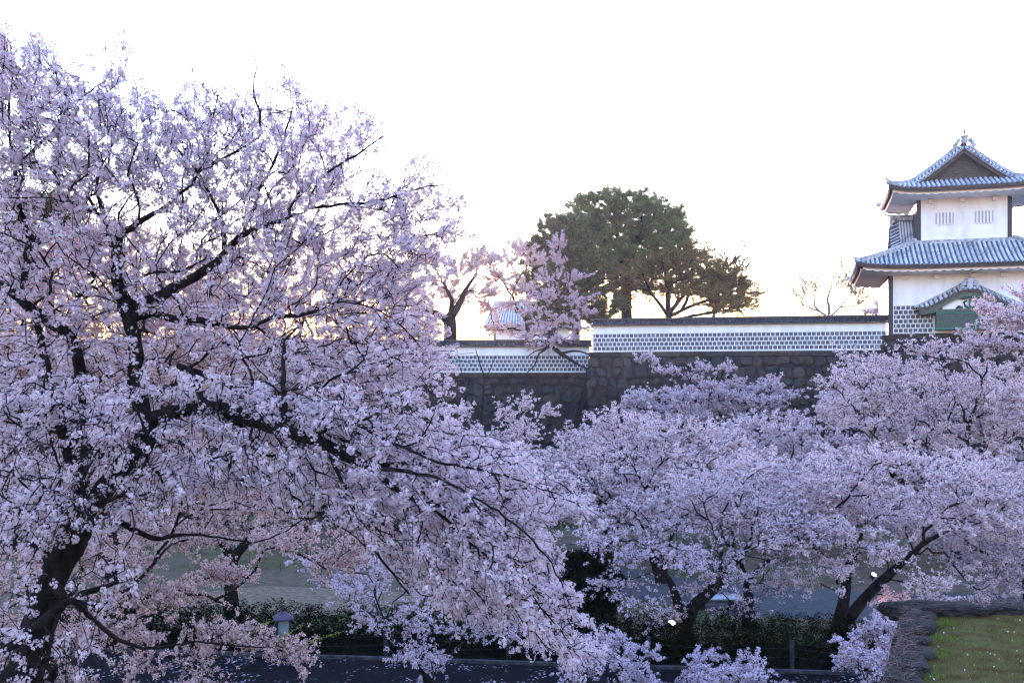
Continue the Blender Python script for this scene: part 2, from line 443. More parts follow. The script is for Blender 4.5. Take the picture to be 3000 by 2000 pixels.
def dobei(name, p0, p1, zb, rows, label, height=2.64, pitch=0.342, slant_end=None):
    p0 = np.array(p0, float); p1 = np.array(p1, float)
    L = np.linalg.norm(p1 - p0); ang = math.atan2(p1[1] - p0[1], p1[0] - p0[0])
    root = empty(name, (p0[0], p0[1], zb), ang)
    tag(root, label, 'wall')
    # local: x along, y back (away from camera), z up
    zt = height - 0.42
    b = MB()
    b.box(0, L, 0.0, 0.5, 0, zt)
    b.build('plaster_wall', M['plaster'], root)
    gr = MB()     # raised plaster joints form a proud frame; tiles are set between
    t = MB(); rng = np.random.default_rng(int(L * 10))
    base = 0.13; rp = pitch
    for r_ in range(rows):
        z0 = base + r_ * rp
        off = 0 if r_ % 2 == 0 else pitch / 2
        x = 0.06 + off - pitch
        while x < L - 0.05:
            xa = max(x, 0.05); xb = min(x + pitch - 0.07, L - 0.04)
            if xb - xa > 0.06:
                k = rng.uniform(0.55, 1.25); w = rng.uniform(-0.012, 0.012)
                if rng.random() < 0.12: k *= 1.5
                t.cur = (0.085 * k + w * .4, 0.108 * k, 0.15 * k - w)
                t.box(xa, xb, -0.012, 0.02, z0, z0 + rp - 0.07)
            x += pitch
    t.build('wall_tiles', M['namako'], root, colors=True)
    gm = MB()
    for r_ in range(rows + 1):
        zc = base + r_ * rp - 0.035
        gm.box(0, L, -0.03, 0.03, zc - 0.022, zc + 0.022)
    for r_ in range(rows):
        off = 0 if r_ % 2 == 0 else pitch / 2
        x = 0.06 + off - 0.035
        while x < L:
            gm.box(x - 0.02, x + 0.02, -0.027, 0.03, base + r_ * rp - 0.012, base + r_ * rp + rp - 0.058)
            x += pitch
    gm.build('plaster_joints', M['plaster'], root)
    # roof
    rf = MB(); pn = MB()
    zr = height - 0.08; ov = 0.36
    def P(s, t_, o):
        y = 0.25 - (0.25 + ov) * t_; z = zr - 0.36 * t_ - 0.05 * math.sin(math.pi * t_)
        return (s, y - 0.45 * o, z + 0.9 * o)
    def Q(s, t_, o):
        y = 0.25 + (0.25 + ov) * t_; z = zr - 0.36 * t_ - 0.05 * math.sin(math.pi * t_)
        return (s, y + 0.45 * o, z + 0.9 * o)
    tiled_slope(rf, pn, P, L + .2, 3, 0.27, 0.075); tiled_slope(rf, pn, Q, L + .2, 3, 0.54, 0.075)
    pn.box(-.1, L + .25, -ov + 0.02, 0.5 + ov - 0.02, zr - 0.47, zr - 0.37)
    rf.v += []; rr = rf.build('roof_tiles', M['dark_tile'], root, smooth=False)
    pn.build('roof_base', M['dark_tile'], root)
    rg = MB()
    rg.sweep([(-.12, .25, zr - .02), (L + .2, .25, zr - .02)], [(-.13, 0), (.13, 0), (.13, .1), (.08, .17), (-.08, .17), (-.13, .1)])
    n = int(L / .27)
    for i in range(n): rg.box(i * .27, i * .27 + .035, .1, .4, zr + .02, zr + .19)
    rg.build('ridge', M['dark_tile'], root)
    ev = MB(); ev.box(0, L, -.12, 0.0, zt - .16, zt - .002); ev.build('eave_moulding', M['soffit'], root)
    return root

dobei('castle_wall', A0, (6.62, 85.0), ZL, 4, 'lower white plaster wall with four rows of dark square tiles, on the left', height=2.74)
dobei('castle_wall', (6.5, 80.1), (28.55, 76.0), ZR, 4, 'upper white plaster wall with four rows of dark square tiles, running up to the tower', height=2.64)

# ================================================================== TOWER
ROT = math.radians(-16)
TC = (34.07, 74.38)
def skirt_roof(root, v0, v1, ui, vi0, vi1, uo, vo0, vo1, zt, ze, lift, pitch=0.34, r=0.1, rib_m='lead', over_z=0.0, name='skirt', detail=True, sides='FLRB', wall_u=None, wall_v=None, conc=1.2):
    """pent roof: inner rectangle |u|<=ui, vi0..vi1 at height zt; outer |u|<=uo, vo0..vo1 at ze (local coordinates)"""
    ribs = MB(); pan = MB(); fas = MB(); sof = MB(); scal = MB()
    def zprof(t, a):   # a: 0 centre .. 1 corner
        return ze + (zt - ze) * (1 - t) ** conc + lift * (abs(a) ** 5) * t ** 1.5
    vm = (vo0 + vo1) / 2
    defs = {
        'F': (lambda x, t, o, h: (x, vi0 + (vo0 - vi0) * t - .4 * o, h + .9 * o), ui, uo, 0.0),
        'B': (lambda x, t, o, h: (-x, vi1 + (vo1 - vi1) * t + .4 * o, h + .9 * o), ui, uo, 0.0),
        'L': (lambda x, t, o, h: (-(ui + (uo - ui) * t) - .4 * o, vm - x, h + .9 * o), (vi1 - vi0) / 2, (vo1 - vo0) / 2, 0.0),
        'R': (lambda x, t, o, h: ((ui + (uo - ui) * t) + .4 * o, vm + x, h + .9 * o), (vi1 - vi0) / 2, (vo1 - vo0) / 2, 0.0)}
    rng = random.Random(3)
    for sd in sides:
        fn, hi, ho, _ = defs[sd]
        def xh(t): return hi + (ho - hi) * t
        T = 6
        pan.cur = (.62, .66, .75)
        pan.grid([[fn(a * xh(j / T), j / T, 0, zprof(j / T, a)) for j in range(T + 1)] for a in np.linspace(-1, 1, 33)])
        fas.grid([[fn(a * xh(j / T) * .999, j / T, -0.2, zprof(j / T, a)) for j in range(T + 1)] for a in np.linspace(-1, 1, 33)])
        eave = [a for a in np.linspace(-1, 1, 49)]
        fas.grid([[fn(a * ho, 1, 0.0, zprof(1, a)), fn(a * ho, 1, -.26, zprof(1, a))] for a in eave])
        n = int(2 * ho / pitch)
        for i in range(n):
            x = -ho + (i + .5) * 2 * ho / n
            ts = 0.0 if abs(x) <= hi else (abs(x) - hi) / (ho - hi)
            rows = []
            k = 5
            tone = rng.uniform(.8, 1.1)
            ribs.cur = (tone, tone, tone)
            for j in range(k + 1):
                t = ts + (1 - ts) * j / k
                if j == k: t = 1.012
                h = zprof(min(t, 1), x / xh(min(t, 1)))
                rows.append([fn(x + r * math.cos(a), t, r * math.sin(a), h) for a in (math.pi, math.pi * .72, math.pi / 2, math.pi * .28, 0)])
            ribs.grid(rows)
            ribs.cur = (.25, .25, .3)
            ribs.add(rows[-1], [(0, 1, 2, 3, 4)])
        if detail:
            # white scalloped plaster under the dark edge, then the soffit back to the wall
            si = 0.34
            tt = 1 - si / (abs(vo0 - vi0) if sd in 'FB' else (uo - ui))
            m = int(2 * ho / 0.1)
            per = 0.62
            topr = []; lowr = []; lown = []
            for i in range(m + 1):
                a = -0.97 + 1.94 * i / m; x = a * ho * .97
                h = ze + lift * abs(a) ** 5 * .9
                sc = abs(math.sin(math.pi * x / per)) * .11
                topr.append(fn(x, tt, 0, h - .17)); lowr.append(fn(x, tt, 0, h - .36 - sc)); lown.append(fn(x, tt - .03, 0, h - .36 - sc))
            scal.grid([topr, lowr, lown])
            wh = wall_u if sd in 'FB' else (wall_v[1] - wall_v[0]) / 2
            inner = []
            for i in range(m + 1):
                a = -0.97 + 1.94 * i / m
                if sd == 'F': inner.append((a / .97 * wh, wall_v[0] + .01, ze - .42 - .12))
                elif sd == 'B': inner.append((-a / .97 * wh, wall_v[1] - .01, ze - .42 - .12))
                elif sd == 'L': inner.append((-wall_u + .01, (wall_v[0] + wall_v[1]) / 2 - a / .97 * wh, ze - .42 - .12))
                else: inner.append((wall_u - .01, (wall_v[0] + wall_v[1]) / 2 + a / .97 * wh, ze - .42 - .12))
            upper = [(p_[0], p_[1], p_[2] + .16) for p_ in lown]
            sof.grid([upper, inner])
            # bracket ends on the wall
    ribs.build('roof_tiles', M[rib_m], root, colors=True)
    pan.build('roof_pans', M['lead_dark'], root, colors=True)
    fas.build('eave_board', M['dark_wood'], root)
    if detail:
        scal.build('scalloped_plaster', M['soffit'], root); sof.build('soffit', M['soffit'], root)
    # hips with upturned tips
    for su in (-1, 1):
        for (vi, vo) in ((vi0, vo0), (vi1, vo1)):
            hp = MB()
            path = []
            for j in range(9):
                t = j / 8
                path.append((su * (ui + (uo - ui) * t), vi + (vo - vi) * t, zprof(t, 1) + .05))
            dx = path[-1][0] - path[-2][0]; dy = path[-1][1] - path[-2][1]
            l = math.hypot(dx, dy); dx /= l; dy /= l
            e = path[-1]
            base = [(-.15, -.05), (.15, -.05), (.15, .2), (.09, .3), (-.09, .3), (-.15, .2)]
            hp.sweep(path, base)
            tip = [(e[0] - dx * .35, e[1] - dy * .35, e[2] + .25), (e[0], e[1], e[2] + .26), (e[0] + dx * .25, e[1] + dy * .25, e[2] + .31), (e[0] + dx * .42, e[1] + dy * .42, e[2] + .42)]
            hp.tube(tip, [.09, .08, .06, .03], 6)
            hp.lathe(e[0] - dx * .1, e[1] - dy * .1, [(.17, e[2] - .02), (.22, e[2] + .1), (.14, e[2] + .3)], 8)
            hp.build('hip_ridge', M['lead_solid'], root)

M['lead_solid'] = mat_noise('pale_lead_ridge', (0.10, 0.11, 0.13), (0.44, 0.48, 0.52), scale=3.5, rough=0.55, lo=0.3, hi=0.6, detail=9)

tw = empty('castle_tower', (TC[0], TC[1], ZT), ROT)
tag(tw, 'two storey white castle tower with pale tiled roofs and a green bay window', 'castle tower')
b = MB(); b.box(-5.25, 5.25, 0, 9, 0, 4.7); b.build('lower_wall', M['plaster'], tw)
b = MB(); b.box(-3.05, 3.05, 2.0, 7.4, 6.4, 11.1); b.build('upper_wall', M['plaster'], tw)
for su in (-1, 1):
    b = MB()
    b.box(min(su * 5.25, su * 5.6), max(su * 5.25, su * 5.6), 0.04, 9.0, -0.9, 4.3)
    b.build('corner_board', M['black_wood'], tw)
    b = MB()
    b.box(min(su * 3.05, su * 3.38), max(su * 3.05, su * 3.38), 2.04, 7.4, 7.0, 10.35)
    b.build('corner_board', M['black_wood'], tw)
# base ledge of the upper storey and of the lower storey
b = MB()
b.box(-3.75, 3.75, 1.72, 1.99, 7.0, 7.12); b.box(-3.6, 3.6, 1.8, 1.995, 7.12, 7.27)
b.box(-3.6, -3.39, 1.8, 7.6, 7.0, 7.27); b.box(3.39, 3.6, 1.8, 7.6, 7.0, 7.27)
b.build('wall_ledge', M['lead_solid'], tw)

def namako_panel(root, x0, x1, y, z0, rows, pitch=.345, skip=None, name='wall_tiles'):
    t = MB(); gm = MB(); rng = np.random.default_rng(9)
    for r_ in range(rows):
        z = z0 + r_ * pitch
        x = x0 + .06 + (0 if r_ % 2 == 0 else pitch / 2) - pitch
        while x < x1 - .03:
            xa = max(x, x0 + .04); xb = min(x + pitch - .075, x1 - .04)
            if xb - xa > .06:
                k = rng.uniform(.6, 1.15)
                t.cur = (.075 * k, .085 * k, .125 * k)
                t.box(xa, xb, y - .014, y + .02, z, z + pitch - .075)
                gm.box(xb + .017, xb + .057, y - .027, y + .02, z - .014, z + pitch - .06)
            x += pitch
    for r_ in range(rows + 1):
        zc = z0 + r_ * pitch - .037
        gm.box(x0, x1, y - .03, y + .02, zc - .024, zc + .024)
    t.build(name, M['namako'], root, colors=True); gm.build('plaster_joints', M['plaster'], root)
namako_panel(tw, -5.24, -2.4, 0, 0.1, 6)
namako_panel(tw, 2.4, 5.24, 0, 0.1, 6)

# windows in the upper storey: white plastered bars with slits
for cx in (-1.36, 1.42):
    w = MB()
    w.box(cx - .68, cx + .68, 1.985, 1.999, 8.42, 9.42)
    wo = w.build('window', M['soffit'], tw)
    w = MB()
    for k in range(6):
        xx = cx - .6 + k * .24
        w.box(xx - .055, xx + .055, 1.975, 1.984, 8.5, 9.36)
    w.build('window_slit', M['slit'] if 'slit' in M else M['kerb'], wo)
    w = MB()
    for k in range(5):
        xx = cx - .48 + k * .24
        w.box(xx - .06, xx + .06, 1.90, 1.974, 8.42, 9.42)
    w.build('window_bar', M['plaster'], wo)
# bracket ends
for cx in (-2.35, -.1, 2.15):
    b = MB(); b.box(cx - .16, cx + .16, 1.72, 1.999, 10.12, 10.42); b.build('eave_bracket', M['soffit'], tw)
for cx in (-4.4, -2.2, 0.0 + .35, 2.35, 4.5):
    b = MB(); b.box(cx - .16, cx + .16, -.28, -.001, 4.1, 4.38); b.build('eave_bracket', M['soffit'], tw)

# lower roof
skirt_roof(tw, 0, 9, 3.4, 2.0, 7.4, 8.0, -1.9, 11.2, 7.15, 4.95, 0.35, wall_u=5.6, wall_v=(0, 9), conc=1.15)
# upper roof skirt (below the gables)
UR = 5.55; UZE = 10.98
def upz(x):   # side slope profile from ridge to eave
    a = min(1.0, abs(x) / UR)
    return UZE + 3.62 * (1 - a) ** 1.3
XG = 3.55; ZG = upz(XG)
ur = empty('upper_roof_part')
ur.parent = tw
tag(ur)
ur.name = 'upper_roof'
def UP(mb, name, mat, colors=False): return mb.build(name, mat, ur, colors=colors)
ribs = MB(); pan = MB(); fas = MB(); scal = MB(); sof = MB()
V0, V1 = -0.1, 9.5          # eaves front/back
G0, G1 = 2.3, 7.1           # gable planes
LIFT = .38
def corner(a, t): return LIFT * abs(a) ** 5 * t ** 1.5
# side slopes
for su in (-1, 1):
    n = 29
    rows = []
    for j in range(0, 13):
        x = UR * j / 12
        if x <= XG: va, vb = G0 - .35, G1 + .35
        else:
            k = (x - XG) / (UR - XG); va, vb = G0 + (V0 - G0) * k, G1 + (V1 - G1) * k
        rows.append([(su * x, va + (vb - va) * i / 20, upz(x) + corner((i - 10) / 10, max(0, (x - XG) / (UR - XG)))) for i in range(21)])
    pan.cur = (.62, .66, .75); pan.grid(rows)
    fas.grid([[(x_, y_, z_ - .2) for x_, y_, z_ in r_] for r_ in rows])
    fas.grid([rows[-1], [(x_ - su * .05, y_, z_ - .27) for x_, y_, z_ in rows[-1]]])
    nr = int((V1 - V0) / .34)
    for i in range(nr):
        v = V0 + (i + .5) * (V1 - V0) / nr
        if v < G0: xs_ = XG + (UR - XG) * (G0 - v) / (G0 - V0)
        elif v > G1: xs_ = XG + (UR - XG) * (v - G1) / (V1 - G1)
        else: xs_ = 0.1
        rws = []
        for j in range(9):
            x = xs_ + (UR - xs_) * j / 8 * 1.005
            z = upz(min(x, UR)) + corner((v - 4.7) / 4.8, max(0, (min(x, UR) - XG) / (UR - XG)))
            rws.append([(su * (x + .35 * .1 * math.sin(a)), v + .1 * math.cos(a), z + .1 * .9 * math.sin(a)) for a in (math.pi, math.pi * .72, math.pi / 2, math.pi * .28, 0)])
        ribs.cur = (.95, .95, .95); ribs.grid(rws); ribs.cur = (.25, .25, .3); ribs.add(rws[-1], [(0, 1, 2, 3, 4)])
# front/back skirts
for (g_, v_, sg) in ((G0, V0, 1), (G1, V1, -1)):
    def zf(x, t): return UZE + (ZG - UZE) * (1 - t) ** 1.15 + corner(x / (XG + (UR - XG) * t), t)
    pan.cur = (.62, .66, .75)
    pan.grid([[(a * (XG + (UR - XG) * j / 5), g_ + (v_ - g_) * j / 5, zf(a * (XG + (UR - XG) * j / 5), j / 5)) for j in range(6)] for a in np.linspace(-1, 1, 31)])
    fas.grid([[(a * (XG + (UR - XG) * j / 5), g_ + (v_ - g_) * j / 5, zf(a * (XG + (UR - XG) * j / 5), j / 5) - .2) for j in range(6)] for a in np.linspace(-1, 1, 31)])
    fas.grid([[(a * UR, v_, zf(a * UR, 1)), (a * UR, v_ + sg * .04, zf(a * UR, 1) - .27)] for a in np.linspace(-1, 1, 49)])
    n = int(2 * UR / .34)
    for i in range(n):
        x = -UR + (i + .5) * 2 * UR / n
        ts = 0 if abs(x) < XG else (abs(x) - XG) / (UR - XG)
        rws = []
        for j in range(6):
            t = ts + (1 - ts) * j / 5
            if j == 5: t = 1.012
            z = zf(x, min(1, t))
            rws.append([(x + .1 * math.cos(a), g_ + (v_ - g_) * t - sg * .04 * math.sin(a), z + .09 * math.sin(a)) for a in (math.pi, math.pi * .72, math.pi / 2, math.pi * .28, 0)])
        tone = random.uniform(.8, 1.12); ribs.cur = (tone, tone, tone)
        ribs.grid(rws); ribs.cur = (.25, .25, .3); ribs.add(rws[-1], [(0, 1, 2, 3, 4)])
# scalloped plaster + soffit (front and sides)
def edge_band(fn, half, wall):
    m = int(2 * half / .1); top = []; low = []; lown = []; inn = []
    for i in range(m + 1):
        a = -1 + 2 * i / m; x = a * (half - .3)
        h = UZE + LIFT * abs(a * .97) ** 5 * .9
        sc = abs(math.sin(math.pi * x / .62)) * .11
        top.append(fn(x, .3, h - .17)); low.append(fn(x, .3, h - .38 - sc)); lown.append(fn(x, .42, h - .38 - sc)); inn.append(wall(a))
    scal.grid([top, low, lown]); sof.grid([[(p_[0], p_[1], p_[2] + .16) for p_ in lown], inn])
edge_band(lambda x, i, h: (x, V0 + i, h), UR, lambda a: (a * 3.38, 2.01, UZE - .55))
edge_band(lambda x, i, h: (x, V1 - i, h), UR, lambda a: (a * 3.38, 7.39, UZE - .55))
edge_band(lambda x, i, h: (-UR + i, 4.7 + x, h), 4.8, lambda a: (-3.37, 4.7 + a * 2.7, UZE - .55))
edge_band(lambda x, i, h: (UR - i, 4.7 + x, h), 4.8, lambda a: (3.37, 4.7 + a * 2.7, UZE - .55))
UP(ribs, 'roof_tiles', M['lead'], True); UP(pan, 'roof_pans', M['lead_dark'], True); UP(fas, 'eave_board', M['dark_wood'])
UP(scal, 'scalloped_plaster', M['soffit']); UP(sof, 'soffit', M['soffit'])
# gable: recessed tympanum of weathered boards, verge rows of short tiles
for (g_, sg) in ((G0, 1), (G1, -1)):
    gb = MB(); vg = MB(); vb_ = MB()
    gx = np.linspace(-XG, XG, 25)
    yy = g_ + sg * .12
    gb.add([(x, yy, upz(x) - .22) for x in gx] + [(XG, yy, ZG - .3), (-XG, yy, ZG - .3)], [tuple(range(27))])
    gb.box(-1.55, 1.55, min(yy, yy - sg * .1), max(yy, yy - sg * .1), ZG + .05, ZG + .33)
    gb.box(-1.1, 1.1, min(yy, yy - sg * .07), max(yy, yy - sg * .07), ZG + .45, ZG + .6)
    for su in (-1, 1):
        # bargeboard
        vb_.grid([[(su * x, g_ - sg * .45, upz(x) - .38), (su * x, g_ - sg * .45, upz(x) - .72), (su * x, g_ - sg * .36, upz(x) - .72)] for x in np.linspace(0, XG + .1, 15)])
        rows = []
        for j in range(6):
            w = j / 5
            rows.append([(su * x, g_ + sg * (.1 - .72 * w), upz(x) + .1 - .42 * w ** 1.3) for x in np.linspace(0.02, XG + .25, 18)])
        vg.cur = (.6, .64, .72); vg.grid(rows)
        vg.grid([rows[-1], [(p_[0], p_[1] + sg * .05, p_[2] - .1) for p_ in rows[-1]]])
        x = .22
        while x < XG + .2:
            slope = math.atan2(upz(x - .05) - upz(x + .05), .1)
            rws = []
            for j in range(6):
                w = j / 5 * 1.03
                c_ = (x, g_ + sg * (.1 - .72 * w), upz(x) + .1 - .42 * w ** 1.3)
                rws.append([(su * (c_[0] + .095 * (math.cos(a) * math.cos(slope) + math.sin(a) * math.sin(slope) * .9)), c_[1] - sg * .04 * math.sin(a),
                             c_[2] + .095 * (math.sin(a) * math.cos(slope) - math.cos(a) * math.sin(slope))) for a in (math.pi, math.pi * .72, math.pi / 2, math.pi * .28, 0)])
            tone = random.uniform(.8, 1.12); vg.cur = (tone, tone, tone)
            vg.grid(rws); vg.cur = (.25, .25, .3); vg.add(rws[-1], [(0, 1, 2, 3, 4)])
            x += .3 * math.cos(slope)
    UP(gb, 'gable_board', M['dark_wood']); UP(vg, 'verge_tiles', M['lead'], True); UP(vb_, 'bargeboard', M['dark_wood'])
# ridges
rg = MB()
prof = [(-.2, -.1), (.2, -.1), (.2, .3), (.12, .42), (-.12, .42), (-.2, .3)]
rg.sweep([(0, G0 - .55, upz(0) + .08), (0, 4.7, upz(0) + .02), (0, G1 + .55, upz(0) + .08)], prof)
for su in (-1, 1):
    for (g_, v_, sg) in ((G0, V0, 1), (G1, V1, -1)):
        # descending ridge along the verge, then hip ridge to the corner with an upturned tip
        path = [(su * x, g_ + sg * .2, upz(x) + .06) for x in np.linspace(.3, XG, 9)]
        path += [(su * (XG + (UR - XG) * t), g_ + (v_ - g_) * t, upz(XG + (UR - XG) * t) + corner(1, t) + .05) for t in (.15, .35, .55, .75, 1.0)]
        rg.sweep(path, [(-.13, -.06), (.13, -.06), (.13, .17), (.08, .27), (-.08, .27), (-.13, .17)])
        e = path[-1]; dx, dy = su * .6, -sg * .75
        rg.tube([(e[0] - dx * .4, e[1] - dy * .4, e[2] + .24), (e[0], e[1], e[2] + .25), (e[0] + dx * .3, e[1] + dy * .3, e[2] + .31), (e[0] + dx * .55, e[1] + dy * .55, e[2] + .44)], [.09, .08, .06, .025], 6)
        rg.lathe(e[0], e[1], [(.16, e[2] - .02), (.24, e[2] + .1), (.14, e[2] + .3)], 8)
UP(rg, 'ridge', M['lead_solid'])
# ridge-end ornament with curled shoulders and the fish-tail finial
for (yy, sg) in ((G0 - .62, 1), (G1 + .62, -1)):
    o_ = MB()
    z0 = upz(0)
    o_.box(-.24, .24, min(yy, yy + sg * .25), max(yy, yy + sg * .25), z0 + .05, z0 + .46)
    o_.box(-.29, .29, min(yy - sg * .05, yy + sg * .3), max(yy - sg * .05, yy + sg * .3), z0 + .46, z0 + .54)
    for su in (-1, 1):
        for (x, z, r_) in ((.42, .2, .15), (.56, .0, .16), (.7, -.2, .15)):
            o_.tube([(su * x, yy, z0 + z), (su * x, yy + sg * .2, z0 + z)], [r_, r_], 10)
    o_.tube([(0, yy + sg * .1, z0 + .52), (0, yy + sg * .1, z0 + .68), (0, yy + sg * .03, z0 + .76), (0, yy + sg * .0, z0 + .86), (0, yy + sg * .05, z0 + .93)], [.06, .05, .09, .11, .06], 8)
    UP(o_, 'finial', M['lead_solid'])

# dormer gable on the left slope of the lower roof
dm = MB(); dp = MB(); dr = MB()
DV, DZ, DH = 4.6, 9.35, 3.1
def dz(w): return DZ - 3.3 * (w / DH) ** .85
xa, xb = -3.2, -4.5
for sv in (-1, 1):
    rows = [[(xa + (xb - xa) * i / 6, DV + sv * w, dz(w)) for w in np.linspace(0, DH, 9)] for i in range(7)]
    dp.cur = (.62, .66, .75); dp.grid(rows)
    for i in range(6):
        x = xa + (xb - xa) * (i + .5) / 6
        dm.cur = (.95, .95, .95)
        dm.grid([[(x + .09 * math.cos(a), DV + sv * (w + .05 * math.sin(a)), dz(w) + .09 * math.sin(a)) for a in (math.pi, math.pi * .72, math.pi / 2, math.pi * .28, 0)] for w in np.linspace(.1, DH, 9)])
    # verge rows at the outer edge
    for k in range(11):
        w = .25 + k * .27
        dm.cur = (1, 1, 1)
        dm.grid([[(xb + .1 - .75 * q, DV + sv * (w + .085 * math.cos(a)), dz(w) + .1 - .35 * q + .085 * math.sin(a)) for a in (math.pi, math.pi * .72, math.pi / 2, math.pi * .28, 0)] for q in (0, .5, 1)])
    dp.grid([[(xb + .1 - .75 * q, DV + sv * w, dz(w) + .1 - .35 * q) for q in (0, .5, 1)] for w in np.linspace(0, DH, 9)])
dr.sweep([(xa, DV, DZ), (xb - .5, DV, DZ + .02)], [(-.17, -.05), (.17, -.05), (.17, .3), (.1, .4), (-.1, .4), (-.17, .3)])
dr.tube([(xb - .2, DV, DZ + .36), (xb - .6, DV, DZ + .38), (xb - .9, DV, DZ + .48), (xb - 1.1, DV, DZ + .62)], [.09, .08, .06, .03], 6)
dr.box(xb - .65, xb - .4, DV - .5, DV + .5, DZ - .55, DZ + .3)
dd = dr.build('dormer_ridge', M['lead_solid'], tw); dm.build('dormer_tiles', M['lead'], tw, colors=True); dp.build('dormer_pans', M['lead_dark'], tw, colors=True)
b = MB(); b.add([(xb + .5, DV + w, dz(abs(w)) - .1) for w in np.linspace(-DH, DH, 17)], [tuple(range(17))]); b.build('dormer_gable_board', M['dark_wood'], tw)

# curved-gable bay
bay = empty('bay_window'); bay.parent = tw
KW = 3.75
def zb_(x): return 3.85 - 1.95 * (abs(x) / KW) ** .93
def zf_(x):
    a = abs(x) / KW
    s_ = 0.5 + 0.5 * math.cos(math.pi * min(1, a / .86))
    return 1.86 + 1.28 * s_ ** .8 + .05 * max(0, a - .8) * 5 * .4
kr = MB(); kp = MB(); kb_ = MB(); kg = MB()
xs2 = np.linspace(-KW, KW, 41)
kp.cur = (.62, .66, .75)
kp.grid([[(x, -1.15 * q, zb_(x) + (zf_(x) - zb_(x)) * q ** 1.1) for q in (0, .33, .66, 1)] for x in xs2])
n = 23
for i in range(n):
    x = -KW + (i + .5) * 2 * KW / n
    tone = random.uniform(.8, 1.12); kr.cur = (tone, tone, tone)
    rws = [[(x + .1 * math.cos(a), -1.15 * q - .03 * math.sin(a), zb_(x + .1 * math.cos(a)) * (1 - q ** 1.1) + zf_(x + .1 * math.cos(a)) * q ** 1.1 + .095 * math.sin(a)) for a in (math.pi, math.pi * .72, math.pi / 2, math.pi * .28, 0)] for q in (0, .3, .6, .85, 1.02)]
    kr.grid(rws); kr.cur = (.6, .62, .66); kr.add(rws[-1], [(0, 1, 2, 3, 4)])
kr.build('roof_tiles', M['lead'], bay, colors=True); kp.build('roof_pans', M['lead_dark'], bay, colors=True)
kb_.sweep([(x, -.02, zb_(x) + .02) for x in xs2], [(-.1, 0), (.1, 0), (.1, .12), (-.1, .12)])
kb_.build('back_ridge', M['lead_solid'], bay)
# dark edge then green curved beam under the tiles
def arch(mb, y0, y1, d0, d1, w):
    top = [(x, zf_(x) - d0) for x in np.linspace(-w, w, 41)]; bot = [(x, zf_(x) - d1) for x in np.linspace(-w, w, 41)]
    for A_, B_ in zip(range(40), range(1, 41)):
        mb.add([(top[A_][0], y0, top[A_][1]), (top[B_][0], y0, top[B_][1]), (bot[B_][0], y0, bot[B_][1]), (bot[A_][0], y0, bot[A_][1]),
                (top[A_][0], y1, top[A_][1]), (top[B_][0], y1, top[B_][1]), (bot[B_][0], y1, bot[B_][1]), (bot[A_][0], y1, bot[A_][1])],
               [(0, 1, 2, 3), (7, 6, 5, 4), (3, 2, 6, 7), (0, 4, 5, 1)])
a1 = MB(); arch(a1, -1.12, -.02, .03, .2, KW - .08); a1.build('eave_board', M['dark_wood'], bay)
a2 = MB(); arch(a2, -1.02, -.85, .2, .52, KW - .35); a2.build('curved_beam', M['green_dark'] if 'green_dark' in M else M['green_metal'], bay)
ty = MB(); gx = np.linspace(-1.9, 1.9, 21)
ty.add([(x, -.8, min(zf_(x) - .45, 2.7)) for x in gx] + [(1.9, -.8, 1.72), (-1.9, -.8, 1.72)], [tuple(range(23))]); ty.build('gable_plaster', M['soffit'], bay)
orn = MB()
for su in (-1, 1):
    orn.tube([(su * .1, -.86, 1.78), (su * .32, -.86, 1.95), (su * .42, -.86, 2.2), (su * .2, -.86, 2.35)], [.09, .1, .1, .05], 6)
    orn.tube([(su * .5, -.86, 1.8), (su * .75, -.86, 1.9), (su * .95, -.86, 1.78)], [.08, .12, .06], 6)
    orn.tube([(su * .05, -.9, 2.62), (su * .5, -.9, 2.5), (su * .9, -.9, 2.62), (su * 1.2, -.9, 2.5)], [.14, .12, .09, .04], 6)
orn.box(-.09, .09, -.92, -.82, 1.72, 2.6)
orn.build('strut_ornament', M['green_metal'], bay)
bm = MB(); bm.box(-2.45, 2.45, -.97, -.001, 1.5, 1.72); bm.box(-3.5, -2.45, -.9, -.001, 1.42, 1.7); bm.box(2.45, 3.5, -.9, -.001, 1.42, 1.7); bm.build('beam', M['green_metal'], bay)
bx = MB(); bx.box(-2.3, 2.3, -.88, -.001, .28, 1.5); bx.build('shutter', M['green_metal'], bay)
bt = MB()
for k in range(24):
    x = -2.25 + k * 4.5 / 23
    if abs(abs(x) - 1.0) < .08: continue
    bt.box(x - .03, x + .03, -.92, -.881, .42, 1.38)
bt.build('battens', M['green_metal'], bay)
br = MB(); br.box(-2.34, 2.34, -.94, -.001, 1.38, 1.46); br.box(-2.34, 2.34, -.95, -.001, .22, .34); br.box(-.02, 2.2, -.935, -.9, .68, .73); br.build('metal_trim', M['green_bright'], bay)
fb = MB()
fb.box(-.2, .2, -1.0, -.6, 3.05, 3.95)
for q, w_ in ((3.2, .46), (3.45, .5), (3.7, .36)): fb.box(-w_ / 1.3, w_ / 1.3, -.98, -.7, q, q + .12)
for su in (-1, 1):
    for (x, z, r_) in ((.42, 3.62, .17), (.56, 3.36, .16), (.3, 3.82, .12)): fb.tube([(su * x, -.95, z), (su * x, -.72, z)], [r_, r_], 10)
fb.tube([(0, -.85, 3.9), (0, -.85, 4.15), (0, -.9, 4.4)], [.08, .06, .11], 8)
fb.build('finial', M['lead_solid'], bay)

